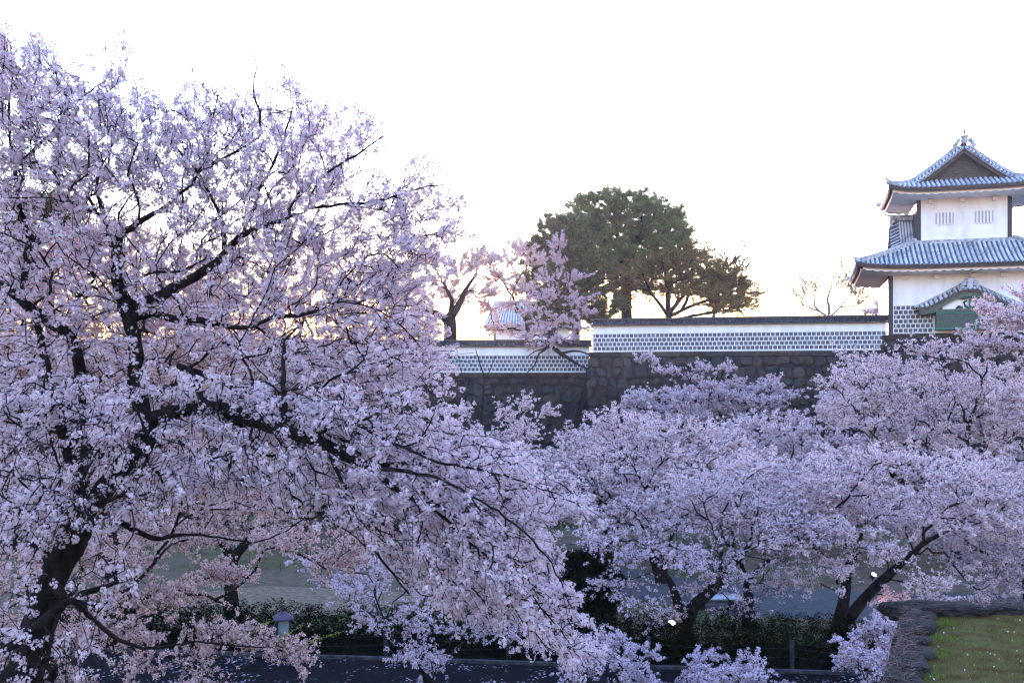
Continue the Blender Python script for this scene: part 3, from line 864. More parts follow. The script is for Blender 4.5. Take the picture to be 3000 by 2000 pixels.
# stone base of the tower
tb0 = (TC[0] - 5.75 * math.cos(ROT), TC[1] - 5.75 * math.sin(ROT)); tb1 = (TC[0] + 7.5 * math.cos(ROT), TC[1] + 7.5 * math.sin(ROT))
back_l = (tb0[0] - 9.5 * math.sin(ROT), tb0[1] + 9.5 * math.cos(ROT))
castle_stone_wall('castle_stone_wall', [(tb0, tb1, ZT - .06, 0.24), (back_l, tb0, ZT - .06, 0.24)], 'stone base of the castle tower, olive and brown blocks behind blossom')

# ================================================================== FAR TOWER (washed out, behind the blossom)
ft = empty('castle_turret', (0.7, 150.0, 9.5), math.radians(0))
tag(ft, 'small distant white turret with grey hipped roof behind the blossom by the sunset glow', 'castle tower')
b = MB(); b.box(-3.1, 8, 0, 7, 0.3, 8.3); b.build('wall', M['plaster'], ft)
b = MB(); b.box(-3.5, -3.11, -.1, .3, 1, 8.0); b.build('corner_board', M['black_wood'], ft)
def hip_simple(root, x0, x1, y0, y1, ze, zr, rx0, rx1, ry, over, name):
    rb = MB(); pn = MB()
    def P(s, t, o):
        xl = rx0 + (x0 - over - rx0) * t; xr = rx1 + (x1 + over - rx1) * t
        return (xl + (xr - xl) * s, ry + (y0 - over - ry) * t - .4 * o, zr + (ze - zr) * t ** .8 + .9 * o)
    pn.cur = (.8, .85, .9)
    pn.grid([[P(i / 20, j / 4, 0) for j in range(5)] for i in range(21)])
    pn.add([P(0, 0, 0), P(0, 1, 0), (x0 - over, y1 + over, ze)], [(0, 1, 2)])
    pn.add([P(1, 0, 0), P(1, 1, 0), (x1 + over, y1 + over, ze)], [(0, 1, 2)])
    pn.add([P(0, 0, 0), P(1, 0, 0), (x1 + over, y1 + over, ze), (x0 - over, y1 + over, ze)], [(0, 1, 2, 3)])
    pn.add([P(0, 1, 0), P(1, 1, 0), (x1 + over, y0 - over, ze - .35), (x0 - over, y0 - over, ze - .35)], [(0, 1, 2, 3)])
    pn.add([(x0 - over, y0 - over, ze - .35), (x1 + over, y0 - over, ze - .35), (x1 + over, y1 + over, ze - .35), (x0 - over, y1 + over, ze - .35)], [(0, 1, 2, 3)])
    n = int((x1 - x0 + 2 * over) / .45)
    for i in range(n):
        s = (i + .5) / n
        rb.cur = (1, 1, 1)
        rb.grid([[(P(s, t, 0)[0] + .13 * math.cos(a), P(s, t, 0)[1], P(s, t, .13 * math.sin(a))[2]) for a in (math.pi, math.pi / 2, 0)] for t in (0, .3, .6, 1)])
    rb.build('roof_tiles', M['lead'], root, colors=True); pn.build('roof', M['lead_dark'], root, colors=True)
hip_simple(ft, -3.1, 8, 0, 7, 8.6, 12.6, -3.4, 7, 3.5, 1.7, 'roof')
hip_simple(ft, -3.1, 10, -4, 0, 1.2, 3.4, -4, 10, 0, 3.0, 'roof')

# ================================================================== PARK FURNITURE
# lantern in the hedge
lp = W(830, 1905, 30.9)
ln = empty('garden_lantern', (lp[0], lp[1], 0), math.radians(18))
tag(ln, 'small square garden lantern with violet brown hipped roof standing in the hedge', 'lantern')
b = MB(); b.box(-.05, .05, -.05, .05, 0.05, .5); b.build('post', M['post'], ln)
b = MB()
LZ = 0.55
for sx in (-1, 1):
    for sy in (-1, 1): b.box(sx * .19 - .02, sx * .19 + .02, sy * .19 - .02, sy * .19 + .02, LZ, LZ + .42)
b.box(-.22, .22, -.22, .22, LZ - .05, LZ); b.box(-.21, .21, -.21, .21, LZ + .42, LZ + .45)
b.build('frame', M['post'], ln)
b = MB(); b.box(-.165, .165, -.165, .165, LZ, LZ + .42); b.build('pane', M['paper'], ln)
b = MB()
rr = [(-.31, -.31), (.31, -.31), (.31, .31), (-.31, .31)]
b.add([(x, y, LZ + .45) for x, y in rr] + [(x, y, LZ + .48) for x, y in rr] + [(x * .12, y * .12, LZ + .68) for x, y in rr],
      [(3, 2, 1, 0), (0, 1, 5, 4), (1, 2, 6, 5), (2, 3, 7, 6), (3, 0, 4, 7), (4, 5, 9, 8), (5, 6, 10, 9), (6, 7, 11, 10), (7, 4, 8, 11), (8, 9, 10, 11)])
b.build('roof', M['copper'], ln)
b = MB(); b.lathe(0, 0, [(.035, LZ + .67), (.03, LZ + .73), (.06, LZ + .77), (.045, LZ + .82), (.01, LZ + .86)], 10); b.build('finial', M['post'], ln, smooth=True)

# floodlights
def floodlight(px, py, d, h, tilt, label):
    p_ = W(px, py, d)
    r_ = empty('floodlight', (p_[0], p_[1], 0), math.radians(-20))
    tag(r_, label, 'floodlight', 'floodlights under the cherry trees')
    b = MB(); z0 = 0.0
    zt = h
    b.tube([(0, 0, 0), (0, 0, zt - .12)], .022, 6)
    for a in (0, 2.1, 4.2): b.tube([(0, 0, .22), (.22 * math.cos(a), .22 * math.sin(a), 0)], .014, 5)
    b.build('stand', M['metal'], r_)
    b = MB()
    ca, sa = math.cos(tilt), math.sin(tilt)
    # head: a tapered housing along a tilted axis, open end up to the right
    ax = Vector((sa * .8, -.35, ca)).normalized()
    c0 = Vector((0, 0, zt - .1))
    b.tube([c0 - ax * .12, c0 - ax * .08, c0 + ax * .05, c0 + ax * .1], [.05, .09, .11, .115], 12)
    b.sweep([c0 + Vector((-.13, 0, -.1)), c0 + Vector((-.13, 0, .02))], [(-.012, -.012), (.012, -.012), (.012, .012), (-.012, .012)])
    hd = b.build('housing', M['metal'], r_)
    b = MB(); b.tube([c0 + ax * .101, c0 + ax * .112], [.1, .095], 12); b.build('lens', M['lens'], r_)
    ld = bpy.data.lights.new('lamp_light', 'SPOT'); ld.energy = 4; ld.color = (1.0, .72, .5); ld.spot_size = math.radians(75); ld.shadow_soft_size = .08
    lo = bpy.data.objects.new('lamp_light', ld); COL.objects.link(lo); lo.parent = r_
    lo.location = c0 + ax * .16
    lo.rotation_euler = (-ax).to_track_quat('-Z', 'Y').to_euler() if False else ax.to_track_quat('-Z', 'Y').to_euler()
floodlight(1965, 1885, 31.7, .72, .6, 'lit floodlight on a thin stand left of the forked trunk in the park')
floodlight(2575, 1822, 32.4, .5, .6, 'lit floodlight nearest the stone terrace, low beside the big leaning trunk')
floodlight(2557, 1700, 41.0, .55, .6, 'lit floodlight farthest off, on the lawn behind the leaning trunk')

# bench (low platform)
bp = W(2100, 1782, 37.0)
bn = empty('bench', (bp[0], bp[1], 0), math.radians(2))
tag(bn, 'low pale flat bench on the grey path behind the forked cherry trunk', 'bench')
b = MB()
for k in range(4): b.box(-.86, .86, -.42 + k * .215, -.42 + k * .215 + .2, .39, .44)
b.build('seat', M['bench'], bn)
b = MB(); b.box(-.83, .83, -.4, -.36, .27, .39); b.box(-.83, .83, .36, .4, .27, .39); b.box(-.83, -.79, -.36, .36, .27, .39); b.box(.79, .83, -.36, .36, .27, .39); b.build('apron', M['copper'], bn)
for sx in (-.6, .6):
    b = MB(); b.box(sx - .09, sx + .09, -.33, .33, 0, .39); b.build('leg', M['post'], bn)

# fence: posts with ropes between kerb and hedge
fpx = [1130, 1490, 2320, 2516, 1900, 760]
fpx.sort()
fence = empty('rope_fence', (0, 28.8, 0)); tag(fence, 'dark post and rope fence along the kerb below the hedge', 'fence')
fps = []
for px in fpx:
    x = (px - 1500) / F * 29.6
    y = kerb_y(x) + 0.55
    x = (px - 1500) / F * y
    fps.append((x, y))
    b = MB(); b.lathe(x, y - 28.8, [(.065, 0), (.065, .78), (.055, .82), (.02, .84)], 8); b.build('post', M['post'], fence)
for h in (.62, .36):
    b = MB()
    for (xa_, ya_), (xb_, yb_) in zip(fps[:-1], fps[1:]):
        b.tube([(xa_ + (xb_ - xa_) * t, ya_ + (yb_ - ya_) * t - 28.8, h - .22 * math.sin(math.pi * t) * .5) for t in np.linspace(0, 1, 9)], .007, 5)
    b.build('rope', M['post'], fence)

# ================================================================== STONE TERRACE (near, lower right)
TZ = CAMZ - 2.6
tp = empty('stone_terrace', (4.6, 11.7, 0)); tag(tp, 'near grassy terrace corner edged with rough root covered stones, lower right', 'terrace')
O = Vector((4.6, 11.7, 0))
eA = Vector((4.62, 11.75, 0)); eB = Vector((3.2, 8.6, 0)); eC = Vector((-1.6, -.5, 0)); eD = Vector((16, 12.3, 0))
b = MB()
poly = [eC, eB, eA, eD, Vector((30, 12.0, 0)), Vector((30, -3, 0)), Vector((-1.6, -3, 0))]
def tp_pt(v, z, o=0): return (v.x - O.x, v.y - O.y, z)
# battered sides
for p_, q_ in ((eA, eB), (eB, eC), (eD, eA)):
    dd_ = (q_ - p_).normalized(); nn = Vector((dd_.y, -dd_.x, 0))
    nn = -nn if nn.dot(Vector((-1, 1, 0)) if p_ != eD else Vector((0, 1, 0))) < 0 else nn
    rows = []
    for i in range(13):
        t = i / 12; c_ = p_.lerp(q_, t)
        rows.append([tp_pt(c_ + nn * (.18 * (TZ - z) + random.uniform(-.03, .05)), z) for z in (TZ - .02, TZ - .3, TZ - .7, TZ - 1.2, TZ - 2, TZ - 3.5, TZ - 5.4)])
    b.grid(rows)
b.build('wall_face', M['rim'], tp)
g = MB(); g.add([tp_pt(v, TZ) for v in poly], [tuple(range(len(poly)))])
def terrace_mat():
    m, nt, p = mat_base('mossy_ground')
    N = nt.nodes.new; L = nt.links.new
    gg = N("ShaderNodeNewGeometry")
    n = N("ShaderNodeTexNoise"); n.inputs["Scale"].default_value = 5; n.inputs["Detail"].default_value = 9
    L(gg.outputs["Position"], n.inputs["Vector"])
    r = N("ShaderNodeValToRGB"); r.color_ramp.elements[0].position = .3; r.color_ramp.elements[1].position = .7
    r.color_ramp.elements[0].color = (.06, .028, .006, 1); r.color_ramp.elements[1].color = (.085, .095, .02, 1)
    e = r.color_ramp.elements.new(.5); e.color = (.10, .066, .022, 1)
    L(n.outputs[0], r.inputs[0]); L(r.outputs[0], p.inputs["Base Color"]); p.inputs["Roughness"].default_value = 1; p.inputs["Specular IOR Level"].default_value = 0.05
    return m
M['moss'] = terrace_mat()
g.build('turf', M['moss'], tp)

def boulder(mb, c, ax, ay, az, rot, seed):
    rng = np.random.default_rng(seed)
    nu, nv = 30, 18
    ph = rng.uniform(0, 6, 6)
    rows = []
    for i in range(nv + 1):
        th = math.pi * i / nv
        row = []
        for j in range(nu + 1):
            f = 2 * math.pi * j / nu
            x, y, z = math.sin(th) * math.cos(f), math.sin(th) * math.sin(f), math.cos(th)
            x, y, z = [math.copysign(abs(q) ** .68, q) for q in (x, y, z)]
            k = 1 + .15 * math.sin(2.6 * x + ph[0] + 2 * y) + .025 * math.sin(23 * x + 9 * y + ph[4]) + .02 * math.sin(31 * z + 8 * x + ph[5]) + .07 * math.sin(5 * y + ph[1] + 3 * z) + .04 * math.sin(9 * x + ph[2]) + .03 * math.sin(11 * z + 7 * y + ph[3])
            X, Y = x * ax * k, y * ay * k
            row.append((c[0] + X * math.cos(rot) - Y * math.sin(rot), c[1] + X * math.sin(rot) + Y * math.cos(rot), c[2] + z * az * k))
        rows.append(row)
    mb.grid(rows)
def rim(cx, cy, ax, ay, az, rot, seed):
    mb = MB(); boulder(mb, (cx - O.x, cy - O.y, TZ + az * .15), ax, ay, az, rot, seed)
    mb.build('rim_stone', M['rim'], tp, smooth=True)
# left edge, walking towards the camera
edge_dir = math.atan2((eB - eA).y, (eB - eA).x)
sd = 0
t = .06
while t < 2.6:
    c_ = eA + (eB - eA) * t
    l_ = random.uniform(.16, .3)
    rim(c_.x + .2 + random.uniform(-.03, .03), c_.y, l_, random.uniform(.15, .2), random.uniform(.05, .11), edge_dir + random.uniform(-.15, .15), sd)
    t += 2 * l_ / 3.5 * 1.04; sd += 1
for x, w_, hh in ((5.05, .62, .16), (6.15, .6, .13), (7.25, .42, .15), (8.2, .6, .13), (9.5, .6, .14)):
    rim(x, 11.75 + (x - 4.6) * .05 + random.uniform(-.05, .05), w_, random.uniform(.16, .22), hh * random.uniform(.6, .85), .03, 40 + int(x * 10))

# dry roots and dead vine lying over the rim stones and hanging down the outer face
rr_ = np.random.default_rng(77); nR = 9000
tt_ = rr_.random(nR) * 2.2; q_ = rr_.random(nR)
top = rr_.random(nR) < .3
eAv = np.array([eA.x, eA.y]); eBv = np.array([eB.x, eB.y]); ed = (eBv - eAv) / np.linalg.norm(eBv - eAv); nrm = np.array([-abs(ed[1]), ed[0] * (1 if ed[1] < 0 else -1)]); nrm = nrm / np.linalg.norm(nrm)
if nrm[0] > 0: nrm = -nrm
base = eAv[None] + (eBv - eAv)[None] * tt_[:, None]
onface = rr_.random(nR) < .6
o_in = rr_.uniform(-.33, .0, nR); drop = rr_.uniform(0, 1.6, nR)
px_ = np.where(onface[:, None], base + nrm[None] * (.18 * drop + .05)[:, None], base + nrm[None] * o_in[:, None])
zz = np.where(onface, TZ - drop, TZ + .06 + .05 * rr_.random(nR))
far_ = rr_.random(nR) < .25
px_[far_] = np.stack([rr_.uniform(4.6, 10, far_.sum()), 11.75 + rr_.uniform(-.15, .2, far_.sum())], 1)
px_[far_, 1] += (px_[far_, 0] - 4.6) * .05
zz[far_] = TZ + .05 + .06 * rr_.random(far_.sum())
P0 = np.column_stack([px_, zz])
dirv = np.column_stack([rr_.normal(0, .6, nR), rr_.normal(0, .4, nR), np.where(onface & ~far_, -1.0, rr_.normal(0, .12, nR))])
dirv /= np.linalg.norm(dirv, axis=1)[:, None]
ln_ = rr_.uniform(.05, .2, nR)[:, None]; wd = rr_.uniform(.0015, .004, nR)[:, None]
sd_ = np.cross(dirv, rr_.normal(size=(nR, 3))); sd_ /= np.linalg.norm(sd_, axis=1)[:, None]
mid = P0 + dirv * ln_ * .5 + np.array([0, 0, 1])[None] * ln_ * .08
V = np.stack([P0 - sd_ * wd, P0 + sd_ * wd, mid + sd_ * wd, mid - sd_ * wd, P0 + dirv * ln_], 1).reshape(-1, 3)
bq = (np.arange(nR) * 5)[:, None]
Q = np.concatenate([bq + np.array([[0, 1, 2, 3]]), bq + np.array([[3, 2, 4, 4]])])
Q = bq + np.array([[0, 1, 2, 3]])
cR = np.array([[.16, .11, .10]]) * rr_.uniform(.3, 1.7, nR)[:, None]
np_mesh('dry_roots', V, Q, M['leaf'], tp, cols=np.repeat(cR, 5, axis=0), offset=np.array([O.x, O.y, 0]))
# ================================================================== TREES
def unit(v):
    return v / (np.linalg.norm(v, axis=-1, keepdims=True) + 1e-9)

def catmull(pts, step):
    pts = np.asarray(pts, float)
    n = len(pts); out = [pts[0]]; seg = [0.0]
    for i in range(n - 1):
        p0 = pts[max(i - 1, 0)]; p1 = pts[i]; p2 = pts[i + 1]; p3 = pts[min(i + 2, n - 1)]
        m = max(1, int(np.linalg.norm(p2[:3] - p1[:3]) / step))
        for k in range(1, m + 1):
            t = k / m
            out.append(0.5 * ((2 * p1) + (-p0 + p2) * t + (2 * p0 - 5 * p1 + 4 * p2 - p3) * t * t + (-p0 + 3 * p1 - 3 * p2 + p3) * t ** 3))
    return np.array(out)

class Skel:
    def __init__(s, seed, cap=60000):
        s.rng = np.random.default_rng(seed)
        s.P = np.zeros((cap, 3)); s.par = np.full(cap, -1, int); s.rad = np.zeros(cap); s.L = np.zeros(cap); s.kind = np.zeros(cap, int)
        s.n = 0
    def push(s, p, par, rad=0.0, kind=0):
        i = s.n; s.P[i] = p; s.par[i] = par; s.rad[i] = rad; s.kind[i] = kind
        s.L[i] = 0 if par < 0 else s.L[par] + np.linalg.norm(s.P[i] - s.P[par])
        s.n += 1; return i
    def nearest(s, p):
        return int(np.argmin(np.linalg.norm(s.P[:s.n] - p, axis=1)))
    def limb(s, pts, radii, par=None, step=0.25, wob=0.02):
        """explicit limb through pts (m) with radii; joined to the nearest existing wood"""
        q = np.column_stack([np.asarray(pts, float), np.asarray(radii, float)])
        if s.n and par is None:
            par = s.nearest(q[0, :3])
            q[0, :3] = s.P[par]
        path = catmull(q, step)
        last = -1 if par is None else par
        for i, c in enumerate(path):
            if i == 0 and last >= 0: continue
            w = s.rng.normal(0, wob, 3) if 0 < i < len(path) - 1 else 0
            last = s.push(c[:3] + w, last, max(c[3], .004), 0)
        return last
    def connect(s, T, alpha=0.35, step=0.2, up=0.15, wob=0.25, kind=1, minL=0.0, sag=0.0):
        n = s.n
        d = np.linalg.norm(s.P[:n] - T, axis=1)
        cost = d + alpha * s.L[:n]
        if minL > 0: cost = np.where(s.L[:n] < minL, 1e9, cost)
        j = int(np.argmin(cost)); D = d[j]
        if D < step * .5: return j
        pd = s.P[j] - s.P[s.par[j]] if s.par[j] >= 0 else np.array([0, 0, 1.0])
        pd = unit(pd); tt = unit(T - s.P[j])
        B0 = s.P[j]; B1 = B0 + D * .45 * unit(pd * .7 + tt * .8 + np.array([0, 0, up]) + s.rng.normal(0, .18, 3)); B2 = T
        m = max(2, int(D / step)); last = j
        amp = wob * step
        for k in range(1, m + 1):
            t = k / m
            p = (1 - t) ** 2 * B0 + 2 * t * (1 - t) * B1 + t * t * B2
            p = p + (s.rng.normal(0, amp, 3) if k < m else 0)
            p[2] -= sag * D * math.sin(math.pi * t) * .3
            last = s.push(p, last, 0, kind)
        return last
    def shoot(s, j, direction, length, step=0.12, up=0.1, wob=0.15, kind=2):
        m = max(2, int(length / step)); p = s.P[j].copy(); d = unit(np.asarray(direction, float)); last = j
        for k in range(m):
            d = unit(d + np.array([0, 0, up]) + s.rng.normal(0, wob, 3))
            p = p + d * length / m
            last = s.push(p, last, 0, kind)
        return last
    def finish(s, r0=0.004, p=2.3):
        n = s.n; s.P = s.P[:n]; s.par = s.par[:n]; s.rad = s.rad[:n]; s.L = s.L[:n]; s.kind = s.kind[:n]
        acc = np.zeros(n); r0p = r0 ** p
        par = s.par
        accl = acc.tolist(); parl = par.tolist()
        for i in range(n - 1, -1, -1):
            if accl[i] == 0: accl[i] = r0p
            if parl[i] >= 0: accl[parl[i]] += accl[i]
        pr = np.array(accl) ** (1 / p)
        R = np.where(s.rad > 0, s.rad, pr)
        Rl = R.tolist(); expl = (s.rad > 0).tolist()
        for i in range(n):
            q = parl[i]
            if q >= 0 and not expl[i] and Rl[i] > Rl[q] * (.75 if expl[q] else 1.0): Rl[i] = Rl[q] * (.75 if expl[q] else 1.0)
        s.R = np.array(Rl)
        return s

def skel_tubes(s, mask, sides, off):
    """tapered tubes for the edges (node->parent) in mask"""
    idx = np.nonzero(mask & (s.par >= 0))[0]
    par = s.par[idx]
    d = np.zeros_like(s.P); e = s.P[idx] - s.P[par]
    d[idx] = e
    allidx = np.nonzero(s.par >= 0)[0]
    dfull = np.zeros_like(s.P); dfull[allidx] = unit(s.P[allidx] - s.P[s.par[allidx]])
    # main child
    order = allidx[np.argsort(s.R[allidx])]
    main = np.full(len(s.P), -1); main[s.par[order]] = order
    nd = dfull.copy()
    has = main >= 0
    nd[has] = unit(dfull[has] + dfull[main[has]])
    root = s.par < 0
    nd[root & has] = dfull[main[root & has]]
    def frame(dv):
        ref = np.array([0.83, 0.54, 0.13]); ref = ref / np.linalg.norm(ref)
        a = unit(np.cross(dv, ref)); b = np.cross(dv, a)
        return a, b
    ang = np.arange(sides) * 2 * np.pi / sides
    ca, sa = np.cos(ang)[None, :, None], np.sin(ang)[None, :, None]
    is_main = main[par] == idx
    sdv = np.where(is_main[:, None], nd[par], dfull[idx]); srr = np.where(is_main, s.R[par], np.minimum(s.R[idx] * 1.15, s.R[par]))
    edv = nd[idx]; err = s.R[idx]
    A, B = frame(sdv); C, D = frame(edv)
    r1 = s.P[par][:, None, :] + srr[:, None, None] * (A[:, None, :] * ca + B[:, None, :] * sa)
    r2 = s.P[idx][:, None, :] + err[:, None, None] * (C[:, None, :] * ca + D[:, None, :] * sa)
    V = np.concatenate([r1, r2], axis=1).reshape(-1, 3) - off
    base = (np.arange(len(idx)) * 2 * sides)[:, None]
    k = np.arange(sides); k2 = (k + 1) % sides
    Q = np.stack([base + k, base + k2, base + sides + k2, base + sides + k], axis=-1).reshape(-1, 4)
    return V, Q

def build_wood(s, root, off, r_trunk=0.03, bark='bark', twig='twig', tname='trunk', bname='branches'):
    big = s.R > r_trunk
    V, Q = skel_tubes(s, big, 9, off)
    if len(V):
        np_mesh(tname, V, Q, M[bark], root, smooth=True)
    V, Q = skel_tubes(s, ~big, 4, off)
    if len(V):
        np_mesh(bname, V, Q, M[twig], root, smooth=True)

def frames(Nrm, rng):
    r = rng.normal(size=Nrm.shape); a = unit(np.cross(Nrm, r)); b = np.cross(Nrm, a)
    return a, b

def cluster_sites(s, count, rmax, rng, kinds=(1, 2), tipbias=0.0, wz=None):
    """points spread along thin wood"""
    ok = np.isin(s.kind, kinds) & (s.R < rmax) & (s.par >= 0)
    idx = np.nonzero(ok)[0]
    w = np.linalg.norm(s.P[idx] - s.P[s.par[idx]], axis=1) * np.where(s.kind[idx] == 2, 1.6, 1.0)
    if wz is not None: w = w * wz(s.P[idx])
    ch = rng.choice(len(idx), size=count, p=w / w.sum())
    i = idx[ch]; t = rng.random(count)[:, None]
    return s.P[i] * t + s.P[s.par[i]] * (1 - t), unit(s.P[i] - s.P[s.par[i]])

def petal_cols(n, rng, kind='pale'):
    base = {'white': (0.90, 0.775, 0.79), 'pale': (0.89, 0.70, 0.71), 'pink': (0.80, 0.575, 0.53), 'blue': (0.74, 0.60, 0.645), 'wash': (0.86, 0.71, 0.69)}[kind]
    v = rng.uniform(0.86, 1.1, n)[:, None]; c = np.array(base)[None, :] * v
    pk = rng.random(n)[:, None] * np.array([0.02, -0.05, -0.02])[None, :]
    return np.clip(c + pk, 0, 0.92)

def flowers_full(C, rad, per, fr, rng, kind='pale', brown=0.1):
    """pompons of five petalled flowers around the points C"""
    n = len(C) * per
    dirs = unit(rng.normal(size=(n, 3)))
    rr = rad * (0.55 + 0.5 * rng.random(n))[:, None]
    csz = np.repeat(rng.uniform(.65, 1.2, len(C)), per)[:, None]
    cen = np.repeat(C, per, axis=0) + dirs * rr * csz
    N = unit(dirs + rng.normal(0, .35, (n, 3)) + np.array([0, 0, .1]))
    A, B = frames(N, rng)
    ph = rng.random(n) * 6.28
    f = fr * rng.uniform(.8, 1.15, n)
    V = np.zeros((n, 16, 3)); V[:, 0] = cen - N * (f * .25)[:, None]
    for k in range(5):
        for q, (da, rad_, lift) in enumerate(((-.5, .72, .02), (0, 1.0, .12), (.5, .72, .02))):
            a = ph + k * 2 * np.pi / 5 + da
            V[:, 1 + k * 3 + q] = cen + (f * rad_)[:, None] * (np.cos(a)[:, None] * A + np.sin(a)[:, None] * B) + N * (f * lift)[:, None]
    base = (np.arange(n) * 16)[:, None, None]
    k = np.arange(5)
    Q = np.stack([0 * k, 1 + k * 3, 2 + k * 3, 3 + k * 3], axis=-1)[None] + base
    cc = petal_cols(n, rng, kind)
    cols = np.repeat(cc[:, None, :], 16, axis=1)
    cols[:, 0] *= np.array([0.72, 0.5, 0.6])
    V = V.reshape(-1, 3); Q = Q.reshape(-1, 4); cols = cols.reshape(-1, 3)
    nb = int(len(C) * per * brown)
    if nb:
        ci = rng.integers(0, len(C), nb)
        cb = C[ci] + unit(rng.normal(size=(nb, 3))) * rad * rng.uniform(.3, 1.15, nb)[:, None]
        V2, Q2 = quads(cb, np.full(nb, fr * .55), rng, aspect=2.0)
        c2 = np.array([0.16, 0.075, 0.035])[None] * rng.uniform(.6, 1.7, nb)[:, None]
        g_ = rng.random(nb) < .25
        c2[g_] = np.array([0.14, 0.13, 0.03])
        Q = np.concatenate([Q, Q2 + len(V)]); V = np.concatenate([V, V2]); cols = np.concatenate([cols, np.repeat(c2, 4, axis=0)])
    return V, Q, cols

def quads(C, size, rng, aspect=1.0, N=None, fold=0.25):
    n = len(C)
    N = unit(rng.normal(size=(n, 3))) if N is None else N
    A, B = frames(N, rng)
    s = np.asarray(size)[:, None]
    V = np.stack([C - A * s, C - B * s / aspect + N * s * fold, C + A * s, C + B * s / aspect + N * s * fold * .6], axis=1).reshape(-1, 3)
    Q = np.arange(n * 4).reshape(n, 4)
    return V, Q

def flowers_simple(C, rad, per, size, rng, kind='pale', brown=0.08, flat=.75):
    n = len(C) * per
    dirs = unit(rng.normal(size=(n, 3)))
    off = dirs * rad * (rng.random(n) ** .5)[:, None] * np.repeat(rng.uniform(.6, 1.25, len(C)), per)[:, None]
    off[:, 2] *= flat
    cen = np.repeat(C, per, axis=0) + off
    N = unit(dirs + rng.normal(0, .5, (n, 3)) + np.array([0, -.15, .25]))
    V, Q = quads(cen, size * rng.uniform(.7, 1.25, n), rng, 1.15, N)
    cc = petal_cols(n, rng, kind)
    b = rng.random(n) < brown
    cc[b] = np.array([0.2, 0.1, 0.07]) * rng.uniform(.6, 1.6, b.sum())[:, None]
    return V, Q, np.repeat(cc, 4, axis=0)

def bank_z(y): return ground_z(y)

def cherry(label, d, base_px, fork_py, subs, seed, trunk_w=40, tips_per=9, shoots=3, shoot_len=.7, clusters=9000, per=8, qs=None, crad=.12,
           kind='pale', limbs=None, base_z=None, lean=0.0, group='cherry trees in bloom', r0=None, up=.22, alpha=.42, name='cherry_tree', sub_scale=1.0, cat='tree', full=False, brown=.08, bark='bark', twig='twig', flat=.75, sag=0.0):
    """subs: list of (px,py,rx_px,ry_px[,dd]) clumps of the crown; d distance in m"""
    px1 = d / F
    qs = (qs or max(.028, .62 * d / 996.0 * 1.25)) * .86
    s = Skel(seed); rng = s.rng
    bz = bank_z(d) if base_z is None else base_z
    bx = (base_px - 1500) / F * d
    off = np.array([bx, d, bz - .25])
    fork = W(base_px + lean, fork_py, d)
    tw_ = trunk_w * px1 / 2
    s.limb([off, [bx, d, bz + .35], (np.array([bx, d, bz]) * .45 + fork * .55) + rng.normal(0, .06, 3), fork], [tw_ * 1.45, tw_ * 1.1, tw_ * .92, tw_ * .85], step=.3, wob=.012)
    if limbs:
        for lm in limbs:
            pts = [W(q[0], q[1], d + (q[3] if len(q) > 3 else 0)) for q in lm]
            s.limb(pts, [q[2] * px1 / 2 for q in lm], step=.3, wob=.02)
    C = []
    for sb in subs:
        dd = sb[4] if len(sb) > 4 else rng.uniform(-1, 1) * min(3.0, 90 * px1 * 1.2 + 1)
        C.append((W(sb[0], sb[1], d + dd), sb[2] * px1, sb[3] * px1))
    order = rng.permutation(len(C))
    minL = max(.6, (fork[2] - bz) * .8)
    for i in order:
        c, rx, ry = C[i]
        s.connect(c - np.array([0, 0, ry * .5]), alpha=alpha * .8, step=.3, up=up, wob=.16, kind=0 if rx > .6 else 1, minL=minL)
    tips = []
    for (c, rx, ry) in C:
        k = max(4, int(tips_per * sub_scale))
        u = unit(rng.normal(size=(k, 3))) * (rng.random(k) ** .45)[:, None]
        u[:, 2] = u[:, 2] * .8 + .12
        tips += [(c + q * np.array([rx, max(rx, ry) * .9, ry]), unit(q * np.array([1, 1, .7]) + np.array([0, 0, .35]))) for q in u]
    cc = np.mean([c for c, _, _ in C], axis=0)
    for i in rng.permutation(len(tips)):
        t_, dr_ = tips[i]
        j = s.connect(t_, alpha=alpha, step=.25, up=up * .6, wob=.2, kind=1, minL=minL, sag=sag)
        outd = unit(t_ - cc - np.array([0, 0, 1.5]))
        for q in range(shoots):
            s.shoot(j, dr_ * .7 + outd * .8 + rng.normal(0, .45, 3), shoot_len * rng.uniform(.5, 1.35), step=.2, up=.06, wob=.12)
    s.finish(r0=r0 or max(.004, .16 * d / 996.0), p=2.35)
    root = empty(name, off); tag(root, label, cat, group)
    build_wood(s, root, off, r_trunk=max(.035, tw_ * .3), bark=bark, twig=twig)
    if clusters:
        P_, _ = cluster_sites(s, int(clusters * .85), max(.03, tw_ * .35), rng)
        P_ = P_ + rng.normal(0, crad * .2, P_.shape)
        V, Q, c = flowers_simple(P_, crad * .8, int(per * 1.5), qs, rng, kind, brown, flat)
        np_mesh('blossom_crown', V, Q, M['petal'], root, cols=c, offset=off)
    return root, s

def clumps(rng, cx, cy, rx, ry, n, sx=60, sy=32, top=0.0, taper=0.0):
    sx *= 1.2; sy *= .62; n = int(n * 1.25)
    """n clump centres inside an ellipse (px), favouring the rim"""
    out = []
    for _ in range(n * 50):
        if len(out) >= n: break
        a = rng.uniform(0, 2 * np.pi); r = rng.random() ** .5
        x = cx + rx * r * math.cos(a); y = cy + ry * r * math.sin(a) * (1 if math.sin(a) < 0 else .85)
        if all(((x - o[0]) / sx) ** 2 + ((y - o[1]) / sy) ** 2 > .55 for o in out) or rng.random() < .04:
            out.append((x, y, sx * rng.uniform(.75, 1.3), sy * rng.uniform(.75, 1.3)))
    return out

